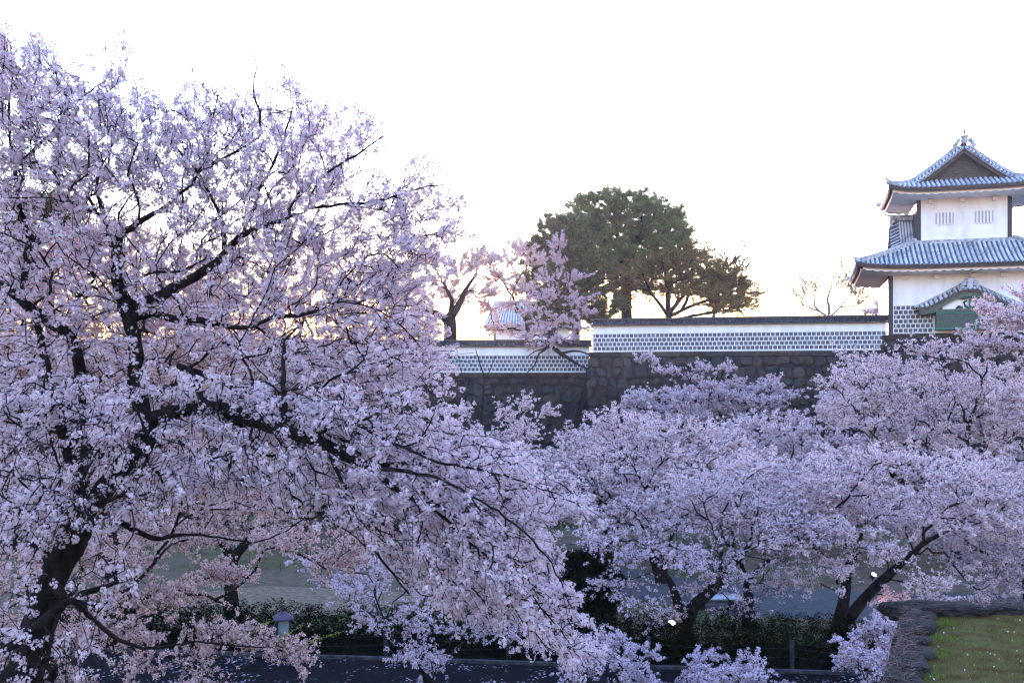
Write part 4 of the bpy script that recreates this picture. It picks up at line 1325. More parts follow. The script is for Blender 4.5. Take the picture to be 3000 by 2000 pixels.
def in_poly(p, poly):
    x, y = p; c = False; n = len(poly)
    for i in range(n):
        x1, y1 = poly[i]; x2, y2 = poly[(i + 1) % n]
        if (y1 > y) != (y2 > y) and x < (x2 - x1) * (y - y1) / (y2 - y1) + x1: c = not c
    return c
def poly_dist(p, poly):
    p = np.array(p, float); a = np.array(poly, float); b = np.roll(a, -1, axis=0); ab = b - a
    t = np.clip(((p - a) * ab).sum(1) / (ab ** 2).sum(1), 0, 1)
    return float(np.min(np.linalg.norm(a + ab * t[:, None] - p, axis=1)))
def poly_clumps(rng, poly, n, sx, sy, jit=1.0):
    xs_ = [q[0] for q in poly]; ys_ = [q[1] for q in poly]; out = []
    for _ in range(n * 60):
        if len(out) >= n: break
        p = (rng.uniform(min(xs_), max(xs_)), rng.uniform(min(ys_), max(ys_)))
        if not in_poly(p, poly): continue
        if all(((p[0] - o[0]) / sx) ** 2 + ((p[1] - o[1]) / sy) ** 2 > .5 for o in out) or rng.random() < .05:
            out.append((p[0], p[1], sx * rng.uniform(.7, 1.3), sy * rng.uniform(.7, 1.3)))
    return out

# ------------------------------------------------------------------ the near cherry tree (left)
def near_cherry():
    d = 12.0; s = Skel(11, cap=140000); rng = s.rng; k = 1 / F
    def L(*q):   # (px,py,width_px[,dd])
        pts = [W(a[0], a[1], d + (a[3] if len(a) > 3 else 0)) for a in q]
        rad = [a[2] * k * d / 2 * .82 for a in q]
        s.limb(pts, rad, step=.09, wob=.008)
    base = np.array([-6.05, 12.1, 3.5])
    s.limb([base, W(20, 2080, d), W(75, 1960, d), W(120, 1820, d), W(150, 1700, d), W(215, 1590, d)], [.38, .28, .22, .2, .175, .16], step=.1, wob=.01)
    L((215, 1590, 92), (262, 1500, 80), (330, 1400, 72), (425, 1290, 72), (415, 1200, 62), (398, 1120, 56), (400, 1040, 52), (385, 960, 50), (368, 895, 56), (350, 850, 46), (340, 780, 38), (345, 720, 34), (352, 680, 32))
    L((352, 680, 28), (385, 665, 24), (430, 640, 20), (480, 610, 17), (520, 575, 13), (560, 540, 9), (600, 470, 6))
    L((345, 745, 22), (322, 690, 18), (303, 640, 16), (292, 590, 13), (280, 540, 9), (300, 480, 6), (330, 420, 5))
    L((368, 895, 46), (430, 880, 42), (500, 850, 38), (570, 810, 34), (625, 775, 30), (665, 735, 26), (710, 690, 22), (770, 660, 18), (840, 640, 13), (900, 610, 9))
    L((385, 925, 36), (440, 920, 30), (510, 935, 28), (590, 940, 25), (640, 950, 20), (720, 960, 16), (800, 930, 15), (870, 925, 14), (945, 905, 11), (1010, 870, 7))
    L((360, 850, 20), (400, 820, 15), (450, 800, 11), (540, 790, 9), (600, 760, 7))
    # big limb swinging to the right and down
    L((415, 1240, 62, 0), (480, 1212, 50, -.3), (560, 1200, 46, -.5), (660, 1200, 46, -.8), (740, 1230, 44, -1.0), (830, 1262, 42, -1.1), (930, 1290, 38, -1.1), (1010, 1335, 33, -1.1), (1090, 1375, 26, -1.2), (1170, 1440, 18, -1.2), (1280, 1500, 13, -1.2), (1380, 1590, 10, -1.2), (1500, 1690, 9, -1.3), (1600, 1800, 6, -1.4), (1680, 1900, 4, -1.4))
    L((830, 1260, 22, -1.1), (835, 1190, 20, -1.0), (830, 1100, 16, -.8), (835, 1000, 11, -.5), (870, 960, 7, -.3))
    L((620, 1205, 28, -.6), (560, 1100, 26, .3), (520, 1070, 22, .6), (600, 1100, 22, .8), (690, 1140, 20, .9), (780, 1150, 16, .9), (900, 1240, 14, .6), (1040, 1300, 12, .2), (1130, 1320, 9, 0))
    L((900, 1280, 16, -1.1), (1020, 1240, 13, -1.3), (1150, 1300, 11, -1.5), (1280, 1350, 10, -1.6), (1420, 1380, 8, -1.7), (1560, 1420, 6, -1.7), (1680, 1470, 4, -1.7))
    L((930, 1290, 16, -1.1), (1000, 1400, 13, -1.2), (1060, 1520, 11, -1.1), (1120, 1640, 9, -1.0), (1200, 1740, 7, -1.0))
    L((1090, 1375, 15, -1.2), (1200, 1380, 12, -1.5), (1330, 1420, 10, -1.7), (1460, 1500, 9, -1.8), (1580, 1600, 7, -1.8), (1650, 1720, 5, -1.8))
    # left group: second stem and its limbs
    L((150, 1700, 70), (215, 1500, 56), (240, 1400, 52, .2), (200, 1330, 44, .3), (180, 1250, 40, .3), (170, 1150, 36, .3), (140, 1080, 30, .2), (115, 980, 26, .1), (100, 900, 18, 0))
    L((240, 1400, 50, .2), (245, 1280, 50, .4), (235, 1180, 46, .5), (235, 1080, 44, .6), (210, 1000, 42, .6), (150, 945, 42, .6), (90, 900, 40, .5), (30, 850, 36, .5), (-40, 810, 30, .5))
    L((80, 890, 34, .5), (75, 800, 30, .5), (82, 730, 30, .5), (84, 680, 26, .5), (60, 620, 20, .5), (48, 560, 17, .4), (40, 480, 14, .4), (30, 400, 10, .3), (28, 300, 8, .2), (40, 200, 5, .1))
    L((90, 735, 24, .5), (130, 690, 24, .7), (180, 660, 22, .9), (235, 630, 20, 1.0), (262, 610, 16, 1.0), (230, 570, 12, 1.0), (180, 530, 9, 1.0), (120, 500, 7, 1.0))
    L((130, 690, 12, .7), (190, 670, 11, .6), (250, 690, 10, .5), (300, 720, 8, .5))
    L((60, 470, 11, .4), (110, 430, 12, .6), (160, 380, 12, .6), (200, 320, 9, .6), (235, 290, 6, .6))
    L((40, 480, 10, .4), (120, 480, 12, .2), (190, 520, 12, .1), (245, 560, 12, 0), (280, 620, 12, 0))
    L((150, 1700, 54), (200, 1760, 24, -.3), (240, 1740, 22, -.5), (300, 1720, 18, -.6), (360, 1700, 10, -.6))
    L((200, 1740, 26, -.3), (120, 1820, 28, -.8), (50, 1880, 30, -1), (-40, 1930, 30, -1))
    L((262, 1500, 30), (330, 1520, 24, .5), (450, 1575, 20, .8), (520, 1565, 16, .9), (620, 1570, 11, 1.0), (740, 1590, 7, 1.0))
    L((240, 1780, 18, -.3), (330, 1860, 16, 0), (440, 1900, 12, .3), (560, 1880, 10, .5), (680, 1890, 8, .6), (800, 1895, 5, .6))
    # thin upright leader
    L((560, 540, 9, 0), (590, 500, 10, -.1), (735, 420, 9, -.3), (760, 400, 9, -.3), (762, 330, 8, -.3), (742, 280, 7, -.3), (745, 230, 5, -.3), (748, 180, 4, -.3), (735, 130, 3, -.3))
    L((665, 735, 14), (650, 640, 12, -.2), (610, 560, 10, -.3), (560, 480, 8, -.4), (500, 420, 6, -.4))
    L((710, 690, 13), (760, 560, 12, -.3), (800, 480, 10, -.5), (840, 380, 7, -.6), (860, 300, 4, -.6))
    L((840, 640, 12), (880, 560, 11, -.3), (940, 520, 12, -.4), (1000, 480, 11, -.4), (1060, 440, 8, -.4), (1120, 400, 5, -.4))
    L((900, 610, 9), (1000, 600, 9, -.4), (1100, 590, 8, -.5), (1200, 560, 6, -.5), (1300, 540, 4, -.5))
    L((945, 905, 9), (1020, 800, 9, -.3), (1100, 740, 7, -.4), (1200, 700, 6, -.5), (1300, 680, 4, -.5))
    LM = s.n
    LP = s.P[:LM].copy(); LR = s.rad[:LM].copy(); LP = LP[LR > .045]; LR = LR[LR > .045]
    # crown outline in pixels, three regions: (polygon, tips, depth range, falloff)
    A = [(-80, 60), (20, 95), (70, 130), (150, 110), (215, 180), (240, 235), (300, 170), (375, 165), (385, 225), (330, 260), (400, 280), (470, 262), (560, 265), (600, 240), (640, 250), (700, 290), (850, 230), (880, 300), (960, 330), (1030, 345), (1090, 380), (1150, 395), (1095, 470), (1045, 520), (1180, 500), (1230, 480), (1270, 500), (1345, 540), (1330, 600), (1385, 700), (1300, 740), (1290, 830), (1250, 880), (1230, 960), (1290, 1010), (1360, 1080), (1300, 1140), (1330, 1160), (1200, 1200), (1000, 1180), (900, 1150), (700, 1120), (560, 1080), (300, 1150), (-80, 1200)]
    Bp = [(-80, 1100), (300, 1100), (620, 1080), (900, 1120), (1250, 1140), (1320, 1190), (1400, 1250), (1480, 1290), (1560, 1350), (1610, 1370), (1720, 1450), (1700, 1500), (1650, 1490), (1600, 1560), (1630, 1640), (1640, 1700), (1700, 1760), (1690, 1850), (1750, 1900), (1740, 1950), (1660, 1940), (1600, 1870), (1540, 1900), (1490, 1830), (1440, 1850), (1400, 1790), (1300, 1800), (1240, 1720), (1150, 1700), (1080, 1600), (900, 1500), (700, 1420), (400, 1500), (250, 1560), (-80, 1600)]
    Cp = [(-80, 1500), (400, 1480), (560, 1540), (420, 1700), (300, 1800), (340, 1900), (280, 1990), (-80, 2060)]
    holes = [(445, 640, 70, 48), (330, 600, 30, 50), (155, 600, 42, 40), (500, 500, 40, 25), (680, 560, 40, 25), (930, 470, 50, 30), (1080, 640, 40, 20), (530, 1060, 70, 26), (150, 1330, 30, 60), (620, 1290, 60, 20), (560, 860, 50, 25)]
    tips = []
    for poly, cnt, d0, d1, mar in ((A, 1900, 11.2, 13.6, 80), (Bp, 1700, 10.2, 12.7, 45), (Cp, 90, 10.4, 12.6, 60)):
        xs_ = [q[0] for q in poly]; ys_ = [q[1] for q in poly]; c_ = 0
        while c_ < cnt:
            p_ = (rng.uniform(min(xs_), max(xs_)), rng.uniform(min(ys_), max(ys_)))
            if not in_poly(p_, poly): continue
            dd = poly_dist(p_, poly)
            if rng.random() > .25 + .75 * min(1, dd / mar): continue
            if any(((p_[0] - h[0]) / h[2]) ** 2 + ((p_[1] - h[1]) / h[3]) ** 2 < 1 for h in holes) and rng.random() < .88: continue
            tips.append((p_, rng.uniform(d0, d1))); c_ += 1
    ctr = W(560, 1100, 12)
    for i in rng.permutation(len(tips)):
        (px, py), dd = tips[i]
        T = W(px, py, dd)
        j = s.connect(T, alpha=.22, step=.09, up=.12 if py < 1000 else .25, wob=.1, kind=1, minL=2.2, sag=.25 if py > 1000 else .05)
        for q in range(2):
            outd = unit(T - ctr)
            upb = .12 if py < 900 else -.12
            s.shoot(j, outd + rng.normal(0, .6, 3) + np.array([0, 0, upb]), rng.uniform(.14, .42), step=.08, up=upb * .6, wob=.07)
    s.finish(r0=.0036, p=2.5)
    off = base
    root = empty('cherry_tree', off)
    tag(root, 'nearest cherry tree filling the left, black forked limbs and large pompon blossoms', 'tree', 'cherry trees in bloom')
    build_wood(s, root, off, r_trunk=.03)
    def bare_fronts(P_, keep):
        # few spurs flower directly off the viewer's side of the heavy limbs
        out = np.ones(len(P_), bool)
        for i in range(0, len(P_), 2000):
            q = P_[i:i + 2000]
            dx = q[:, None, 0] - LP[None, :, 0] * q[:, None, 1] / LP[None, :, 1]
            dz = (q[:, None, 2] - CAMZ) - (LP[None, :, 2] - CAMZ) * q[:, None, 1] / LP[None, :, 1]
            near = (np.hypot(dx, dz) < LR[None] + .035) & (q[:, None, 1] < LP[None, :, 1])
            out[i:i + 2000] = ~near.any(1)
        return out | (rng.random(len(P_)) < keep)
    P_, dr = cluster_sites(s, 16000, .016, rng, wz=lambda p: 1 + .8 * np.clip((p[:, 2] - CAMZ + 1) / 3, 0, 1) + .7 * ((p[:, 0] > -1.6) & (p[:, 2] < CAMZ - .6)))
    P_ = P_ + rng.normal(0, .03, P_.shape)
    P_ = P_[bare_fronts(P_, .5)]
    V, Q, c = flowers_full(P_, .057, 15, .018, rng, 'white', brown=.07)
    np_mesh('blossom_crown', V, Q, M['petal'], root, cols=c, offset=off)
    return s
near_cherry()

# ------------------------------------------------------------------ second near cherry (pinker, lower left)
rg_ = np.random.default_rng(21)
polyB = [(-60, 1180), (300, 1250), (560, 1300), (800, 1420), (980, 1490), (1090, 1580), (1040, 1660), (900, 1700), (820, 1660), (740, 1720), (660, 1800), (760, 1840), (880, 1890), (840, 1940), (660, 1930), (560, 1990), (-60, 2020)]
subsB = poly_clumps(rg_, polyB, 66, 62, 30) + [(700, 1880, 50, 14, 0), (780, 1885, 46, 14, 0), (840, 1895, 30, 12, 0), (650, 1850, 50, 14, 0), (860, 1915, 20, 10, 0), (600, 1900, 60, 16, 0), (1050, 1590, 50, 14, 0), (980, 1640, 50, 14, 0)]
pinkB = cherry('pinkish cherry tree low on the left, its lowest branch ending by the lantern', 19.0, 150, 1700, subsB, 22, trunk_w=60, tips_per=10, shoots=3, shoot_len=.45,
       clusters=14500, per=9, qs=.021, crad=.075, kind='pink', base_z=1.6, alpha=.35, r0=.0035, brown=.1, flat=1.0)

def leafy_twigs(root, off):
    rng = np.random.default_rng(66); mb = MB(); LV = []
    for (a, b_, m_) in (((735, 1858), (792, 1818), 3), ((805, 1888), (888, 1832), 4), ((800, 1885), (850, 1850), 3), ((880, 1898), (1005, 1848), 5)):
        p0 = W(a[0], a[1], 19); p1 = W(b_[0], b_[1], 18.8)
        pts = [p0 + (p1 - p0) * t + np.array([0, 0, .03 * math.sin(math.pi * t)]) + rng.normal(0, .006, 3) for t in np.linspace(0, 1, 8)]
        mb.tube([tuple(q - off) for q in pts], [.008, .007, .006, .006, .005, .005, .004, .003], 5)
        for q in range(14 * m_):
            t = rng.random() ** .7; k = min(6, int(t * 7)); LV.append(pts[k] + (pts[k + 1] - pts[k]) * rng.random() + rng.normal(0, .02, 3))
    mb.build('twigs', M['twig_grey'], root)
    LV = np.array(LV); V, Q = quads(LV, rng.uniform(.012, .026, len(LV)), rng, 2.0)
    c = np.array([[.30, .36, .06]]) * rng.uniform(.6, 1.3, len(LV))[:, None]
    np_mesh('young_leaves', V, Q, M['leaf'], root, cols=np.repeat(c, 4, axis=0), offset=off)
leafy_twigs(pinkB[0], np.array(pinkB[0].location))

# ------------------------------------------------------------------ cherries across the park
def rc(seed): return np.random.default_rng(seed)
T_ = []
# small flowered branches hanging in front of lawn and hedge, centre
polyC = [(930, 1640), (1060, 1600), (1200, 1620), (1400, 1640), (1520, 1700), (1560, 1800), (1600, 1900), (1500, 1880), (1440, 1900), (1340, 1880), (1300, 1960), (1180, 1900), (1080, 1900), (1060, 1820), (960, 1780)]
cherry('small bluish white cherry tree between the lawn and the road, centre, thin crown', 25.5, 1250, 1985, poly_clumps(rc(31), polyC, 30, 56, 30), 32, trunk_w=30, tips_per=6, shoots=3, shoot_len=.45, clusters=3300, per=8, qs=.026, crad=.09, kind='blue')
polyD = [(1690, 1840), (1760, 1800), (1860, 1860), (1900, 1920), (1960, 1960), (2050, 1930), (2120, 1900), (2230, 1920), (2280, 1970), (2300, 2040), (1700, 2060)]
cherry('cherry tree at the bottom edge below the forked trunk, only its top showing', 25.0, 1990, 2080, poly_clumps(rc(33), polyD, 24, 56, 30), 34, trunk_w=30, tips_per=7, shoots=3, shoot_len=.4, clusters=4200, per=9, qs=.027, crad=.09, kind='blue')
polyE = [(2470, 1880), (2560, 1800), (2640, 1800), (2660, 1860), (2620, 1960), (2520, 1960), (2480, 1940)]
cherry('little cherry tree just left of the stone terrace corner', 25.0, 2560, 2080, poly_clumps(rc(35), polyE, 13, 48, 28), 36, trunk_w=24, tips_per=7, shoots=3, shoot_len=.35, clusters=2300, per=9, qs=.027, crad=.085, kind='blue')

cherry('pink white cherry tree just under the tower base, filling the bank there', 57.0, 2680, 1500, clumps(rc(149), 2740, 1190, 320, 120, 52, 50, 26) + [(2480, 1100, 50, 14), (2560, 1070, 50, 14), (2620, 1090, 50, 14), (2440, 1170, 50, 16), (2520, 1150, 50, 16)], 150, trunk_w=26, clusters=17000, per=8, qs=.042, crad=.15, kind='pale')
# forked tree, centre right
lim3 = [[(2010, 1830, 44), (2030, 1780, 38), (2070, 1740, 34), (2110, 1705, 30), (2150, 1650, 22), (2190, 1600, 14)],
        [(2000, 1815, 36), (1985, 1765, 30), (1970, 1720, 22), (1940, 1660, 14), (1900, 1600, 9)],
        [(2090, 1720, 18), (2110, 1660, 16), (2112, 1600, 12), (2090, 1560, 8)]]
subs3 = clumps(rc(41), 2040, 1560, 350, 110, 20, 60, 24) + [(1780, 1700, 70, 12), (1900, 1760, 60, 12), (2010, 1720, 50, 12), (2120, 1690, 70, 12), (2250, 1720, 60, 12), (2300, 1650, 60, 12), (1850, 1640, 60, 12), (1960, 1800, 40, 10), (2160, 1780, 40, 9)]
cherry('forked dark cherry trunk with open bluish crown, floodlight just to its left', 31.5, 2010, 1830, subs3, 42, trunk_w=48, clusters=4200, per=8, kind='blue', limbs=lim3)
# leaning double trunk on the right
lim4 = [[(2468, 1810, 40), (2475, 1740, 32), (2485, 1680, 28), (2490, 1600, 20), (2470, 1540, 13)],
        [(2470, 1820, 40), (2520, 1770, 33), (2570, 1710, 31), (2625, 1665, 25), (2700, 1600, 16), (2780, 1550, 11), (2860, 1500, 7)],
        [(2480, 1690, 20), (2430, 1640, 16), (2380, 1600, 11)], [(2487, 1690, 18), (2510, 1620, 15), (2525, 1560, 10)]]
subs4 = clumps(rc(43), 2680, 1480, 380, 150, 42, 62, 28) + [(2400, 1640, 70, 12), (2480, 1670, 60, 12), (2350, 1700, 50, 10), (2700, 1700, 80, 12), (2820, 1680, 80, 14), (2900, 1740, 80, 12), (2750, 1760, 60, 10), (2950, 1640, 70, 14), (2560, 1590, 60, 12), (2620, 1740, 40, 9), (2300, 1600, 60, 12), (2420, 1560, 60, 12)]
cherry('leaning double trunked cherry tree on the right, wide lilac crown above the stone terrace', 32.0, 2460, 1830, subs4, 44, trunk_w=56, clusters=13500, per=8, kind='pale', limbs=lim4)
cherry('cherry tree with short straight trunk beside the bench, right of the forked trunk', 34.0, 2195, 1700, clumps(rc(45), 2250, 1450, 280, 110, 24, 58, 26), 46, trunk_w=36, clusters=6000, per=8, kind='pale')
cherry('cherry tree behind the bench with an upward forked slim trunk over the grey path', 42.0, 1935, 1690, clumps(rc(47), 1880, 1410, 330, 180, 56, 52, 24), 48, trunk_w=30, clusters=12500, per=8, qs=.034, kind='pale', limbs=[[(1935, 1700, 26), (1915, 1650, 22), (1895, 1600, 16), (1880, 1540, 10)], [(1935, 1700, 26), (1955, 1640, 18), (1965, 1580, 12)]])
cherry('full pale lilac cherry tree under the tower, second row on the right', 46.0, 2800, 1600, clumps(rc(49), 2780, 1350, 380, 235, 84, 52, 24) + [(2700, 1030, 40, 20), (2800, 1040, 50, 22), (2600, 1060, 50, 22), (2850, 1000, 30, 12), (2890, 960, 20, 8), (2920, 935, 16, 6), (2500, 1060, 40, 22), (2750, 1050, 60, 24), (2900, 1030, 60, 24), (2560, 1110, 60, 24), (2450, 1130, 36, 16)], 50, trunk_w=34, clusters=21000, per=8, qs=.036, crad=.14, kind='pale', tips_per=11)
cherry('cherry tree at the right edge, long branches crossing the green bay window', 41.0, 3120, 1500, [(2990, 1000, 40, 20), (2945, 935, 26, 10), (2985, 930, 40, 16), (3020, 890, 40, 20), (3060, 950, 60, 30), (2905, 905, 18, 6), (3010, 865, 24, 10), (3000, 1080, 60, 30), (3060, 1160, 60, 30), (2960, 1150, 50, 26), (3100, 1050, 60, 30), (2900, 1010, 30, 16)], 52, trunk_w=34, clusters=5200, per=8, qs=.034, crad=.13, kind='pale')
cherry('full pale cherry tree in front of the stone wall, between the middle and the tower', 52.0, 2330, 1560, clumps(rc(53), 2250, 1390, 320, 150, 56, 48, 22) + [(2330, 1240, 36, 16), (2420, 1210, 36, 16), (2480, 1170, 34, 16), (2180, 1250, 40, 16)], 54, trunk_w=28, clusters=15000, per=8, qs=.04, crad=.16, kind='pale')
cherry('full pale cherry tree in mid picture, below the step in the white walls', 50.0, 1790, 1560, clumps(rc(55), 1830, 1420, 320, 140, 54, 48, 22) + [(1700, 1280, 36, 16), (1960, 1255, 36, 16), (1860, 1270, 36, 14), (1780, 1290, 30, 14)], 56, trunk_w=28, clusters=15000, per=8, qs=.039, crad=.16, kind='pale')
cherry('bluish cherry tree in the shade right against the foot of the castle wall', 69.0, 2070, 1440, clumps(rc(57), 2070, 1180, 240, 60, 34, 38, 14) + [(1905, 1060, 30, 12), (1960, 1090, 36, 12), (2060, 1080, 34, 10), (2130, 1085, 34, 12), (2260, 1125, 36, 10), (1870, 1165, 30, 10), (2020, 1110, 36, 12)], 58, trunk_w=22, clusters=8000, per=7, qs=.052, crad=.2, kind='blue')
cherry('cherry tree left of centre whose plumes stand up against the dark stone wall', 44.0, 1430, 1560, clumps(rc(59), 1430, 1380, 200, 130, 36, 50, 24) + [(1535, 1195, 20, 12), (1590, 1215, 14, 9), (1480, 1225, 28, 14), (1370, 1215, 30, 14), (1520, 1250, 30, 14)], 60, trunk_w=30, clusters=9000, per=8, qs=.034, kind='pale')
cherry('cherry tree over the far lawn, left of centre, behind the hanging branches', 58.0, 1060, 1500, clumps(rc(61), 1080, 1340, 300, 140, 50, 46, 22), 62, trunk_w=26, clusters=11000, per=7, qs=.046, crad=.17, kind='pale')
cherry('straight dark trunked cherry tree on the hedge edge left of the lantern, pink crown', 35.0, 680, 1640, clumps(rc(63), 600, 1440, 420, 170, 74, 60, 30), 64, trunk_w=42, clusters=15000, per=8, kind='pink', limbs=[[(680, 1650, 36), (660, 1600, 26), (610, 1550, 18), (560, 1500, 10)], [(680, 1650, 32), (720, 1590, 24), (770, 1530, 16), (830, 1480, 9)]])
cherry('tall pink cherry tree standing behind the nearest one, left', 42.0, 330, 1500, clumps(rc(65), 330, 1010, 400, 330, 130, 60, 30), 66, trunk_w=40, clusters=34000, per=8, qs=.034, crad=.14, kind='pink')
cherry('tall cherry tree backlit by the sunset behind the middle of the nearest one', 55.0, 880, 1480, clumps(rc(67), 870, 990, 390, 270, 125, 52, 26), 68, trunk_w=36, clusters=32000, per=8, qs=.043, crad=.17, kind='wash')
cherry('pale cherry tree beyond the near lawn at the far left edge', 50.0, 30, 1500, clumps(rc(69), 40, 1300, 260, 260, 50, 56, 28), 70, trunk_w=36, clusters=10000, per=8, qs=.04, crad=.16, kind='pale')
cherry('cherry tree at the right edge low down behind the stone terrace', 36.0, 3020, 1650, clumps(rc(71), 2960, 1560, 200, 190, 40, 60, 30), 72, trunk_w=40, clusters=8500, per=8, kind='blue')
# on the castle terrace, behind the walls
cherry('stout dark trunked cherry tree behind the lower white wall, washed out by the sunset', 93.0, 1318, 930, [(1250, 900, 50, 24), (1290, 830, 50, 26), (1350, 790, 50, 24), (1400, 760, 40, 20), (1230, 960, 50, 18), (1330, 870, 40, 24), (1410, 860, 40, 18), (1270, 770, 40, 20), (1200, 860, 50, 24), (1180, 930, 50, 24)], 74, trunk_w=44, clusters=11000, per=4, qs=.07, crad=.24, kind='wash', base_z=9.4, shoot_len=1.0, r0=.02,
       limbs=[[(1320, 930, 30), (1345, 890, 20), (1370, 840, 13), (1400, 800, 8)], [(1315, 940, 26), (1280, 920, 20), (1240, 905, 14), (1200, 890, 9)], [(1318, 925, 20), (1322, 880, 14), (1300, 830, 8)]])
cherry('pale cherry tree in front of the distant white turret', 97.0, 1545, 950, [(1480, 760, 44, 20), (1520, 730, 40, 18), (1560, 770, 40, 20), (1470, 820, 40, 20), (1440, 900, 40, 18), (1500, 890, 44, 18), (1540, 840, 40, 22), (1460, 960, 40, 14), (1520, 960, 44, 16), (1430, 770, 34, 16)], 76, trunk_w=16, clusters=9000, per=4, qs=.065, crad=.22, kind='wash', base_z=9.4, shoot_len=1.0, r0=.015)
cherry('cherry tree leaning over the lower white wall with drooping bare twigs on the plaster', 87.5, 1625, 960, [(1640, 720, 22, 16, 0), (1630, 770, 36, 18, 0), (1610, 820, 50, 22, -.5), (1670, 820, 46, 20, 0), (1590, 870, 50, 20, -.5), (1690, 880, 46, 18, -.6), (1640, 860, 50, 20, -1), (1560, 910, 50, 16, -1.5), (1650, 930, 50, 14, -1.5), (1600, 950, 50, 16, -2.5), (1650, 990, 50, 12, -3.6), (1600, 1005, 46, 12, -3.8), (1700, 960, 36, 12, -2.5), (1710, 915, 30, 10, -1), (1560, 980, 40, 12, -3)], 78, trunk_w=24, clusters=7000, per=5, qs=.055, crad=.16, kind='blue', base_z=9.4, shoot_len=.8, r0=.014,
       limbs=[[(1622, 960, 16, -.5), (1612, 975, 14, -3.0), (1615, 1010, 13, -4.2), (1650, 1040, 11, -4.4), (1690, 1065, 8, -4.4), (1730, 1085, 5, -4.4)], [(1612, 1012, 9, -4.2), (1580, 1035, 7, -4.4), (1565, 1070, 4, -4.5), (1540, 1095, 3, -4.5)], [(1640, 1030, 8, -4.3), (1690, 1028, 6, -4.5), (1740, 1045, 4, -4.5), (1770, 1070, 3, -5.2)], [(1600, 1018, 5, -4.2), (1565, 1030, 4, -4.4), (1545, 1045, 3, -4.5)]])
cherry('small cherry tree peeping out left of the tower wall above the upper white wall', 104.0, 2600, 960, [(2580, 905, 34, 14), (2600, 880, 30, 14), (2560, 915, 30, 10), (2640, 900, 40, 16)], 80, trunk_w=12, clusters=1600, per=5, qs=.08, crad=.3, kind='wash', base_z=10.4, r0=.015)

# ------------------------------------------------------------------ evergreen trees
def leaf_cols(n, rng, base, var=.35, alt=None):
    c = np.array(base)[None] * rng.uniform(1 - var, 1 + var, n)[:, None]
    if alt is not None:
        a = rng.random(n) < .3; c[a] = np.array(alt) * rng.uniform(.8, 1.2, a.sum())[:, None]
    return c
def evergreen(label, d, base_px, fork_py, subs, seed, trunk_w, tips_per=9, clusters=7000, per=9, size=.16, crad=.45, base=(.03, .05, .022), alt=(.06, .07, .02), base_z=9.5, limbs=None, name='evergreen_tree', flat=.6, group=None, shoots=3, shoot_len=.8, aspect=1.8, bark='bark', r0=.02, depth=3.5, alpha=.4, fill=0):
    px1 = d / F; s = Skel(seed); rng = s.rng
    bx = (base_px - 1500) / F * d; off = np.array([bx, d, base_z - .3]); fork = W(base_px, fork_py, d)
    tw_ = trunk_w * px1 / 2
    s.limb([off, (off + fork) / 2 + rng.normal(0, .1, 3), fork], [tw_ * 1.3, tw_, tw_ * .85], step=.5)
    if limbs:
        for lm in limbs: s.limb([W(q[0], q[1], d + (q[3] if len(q) > 3 else 0)) for q in lm], [q[2] * px1 / 2 for q in lm], step=.5, wob=.04)
    C = [(W(b_[0], b_[1], d + (b_[4] if len(b_) > 4 else rng.uniform(-depth, depth))), b_[2] * px1, b_[3] * px1) for b_ in subs]
    mL = max(.5, (fork[2] - base_z) * .8)
    for i in rng.permutation(len(C)):
        s.connect(C[i][0] - np.array([0, 0, C[i][2] * .5]), alpha=alpha, step=.5, up=.3, wob=.16, kind=0, minL=mL)
    tips = []
    for c, rx, ry in C:
        u = unit(rng.normal(size=(tips_per, 3))) * (rng.random(tips_per) ** .4)[:, None]; u[:, 2] = u[:, 2] * .8 + .15
        tips += [(c + q * np.array([rx, rx, ry]), q) for q in u]
    for i in rng.permutation(len(tips)):
        j = s.connect(tips[i][0], alpha=alpha, step=.4, up=.2, wob=.15, kind=1, minL=mL)
        for q in range(shoots): s.shoot(j, tips[i][1] + rng.normal(0, .5, 3) + np.array([0, 0, .15]), shoot_len * rng.uniform(.5, 1.3), step=.3, up=.05)
    s.finish(r0=r0, p=2.4)
    root = empty(name, off); tag(root, label, 'tree', group)
    build_wood(s, root, off, r_trunk=tw_ * .3, bark=bark)
    if clusters:
        P_, _ = cluster_sites(s, clusters, tw_ * .4, rng, tipbias=1)
        n = clusters * per; dr = unit(rng.normal(size=(n, 3))); o_ = dr * crad * (rng.random(n) ** .5)[:, None]; o_[:, 2] *= flat
        cen = np.repeat(P_, per, axis=0) + o_
        V, Q = quads(cen, size * rng.uniform(.6, 1.3, n), rng, aspect, unit(dr + rng.normal(0, .5, (n, 3)) + np.array([0, 0, .5])))
        cl = np.repeat(leaf_cols(clusters, rng, base, .3, alt), per, axis=0) * rng.uniform(.7, 1.3, n)[:, None]
        np_mesh('foliage_crown', V, Q, M['leaf'], root, cols=np.repeat(cl, 4, axis=0), offset=off)
    return root

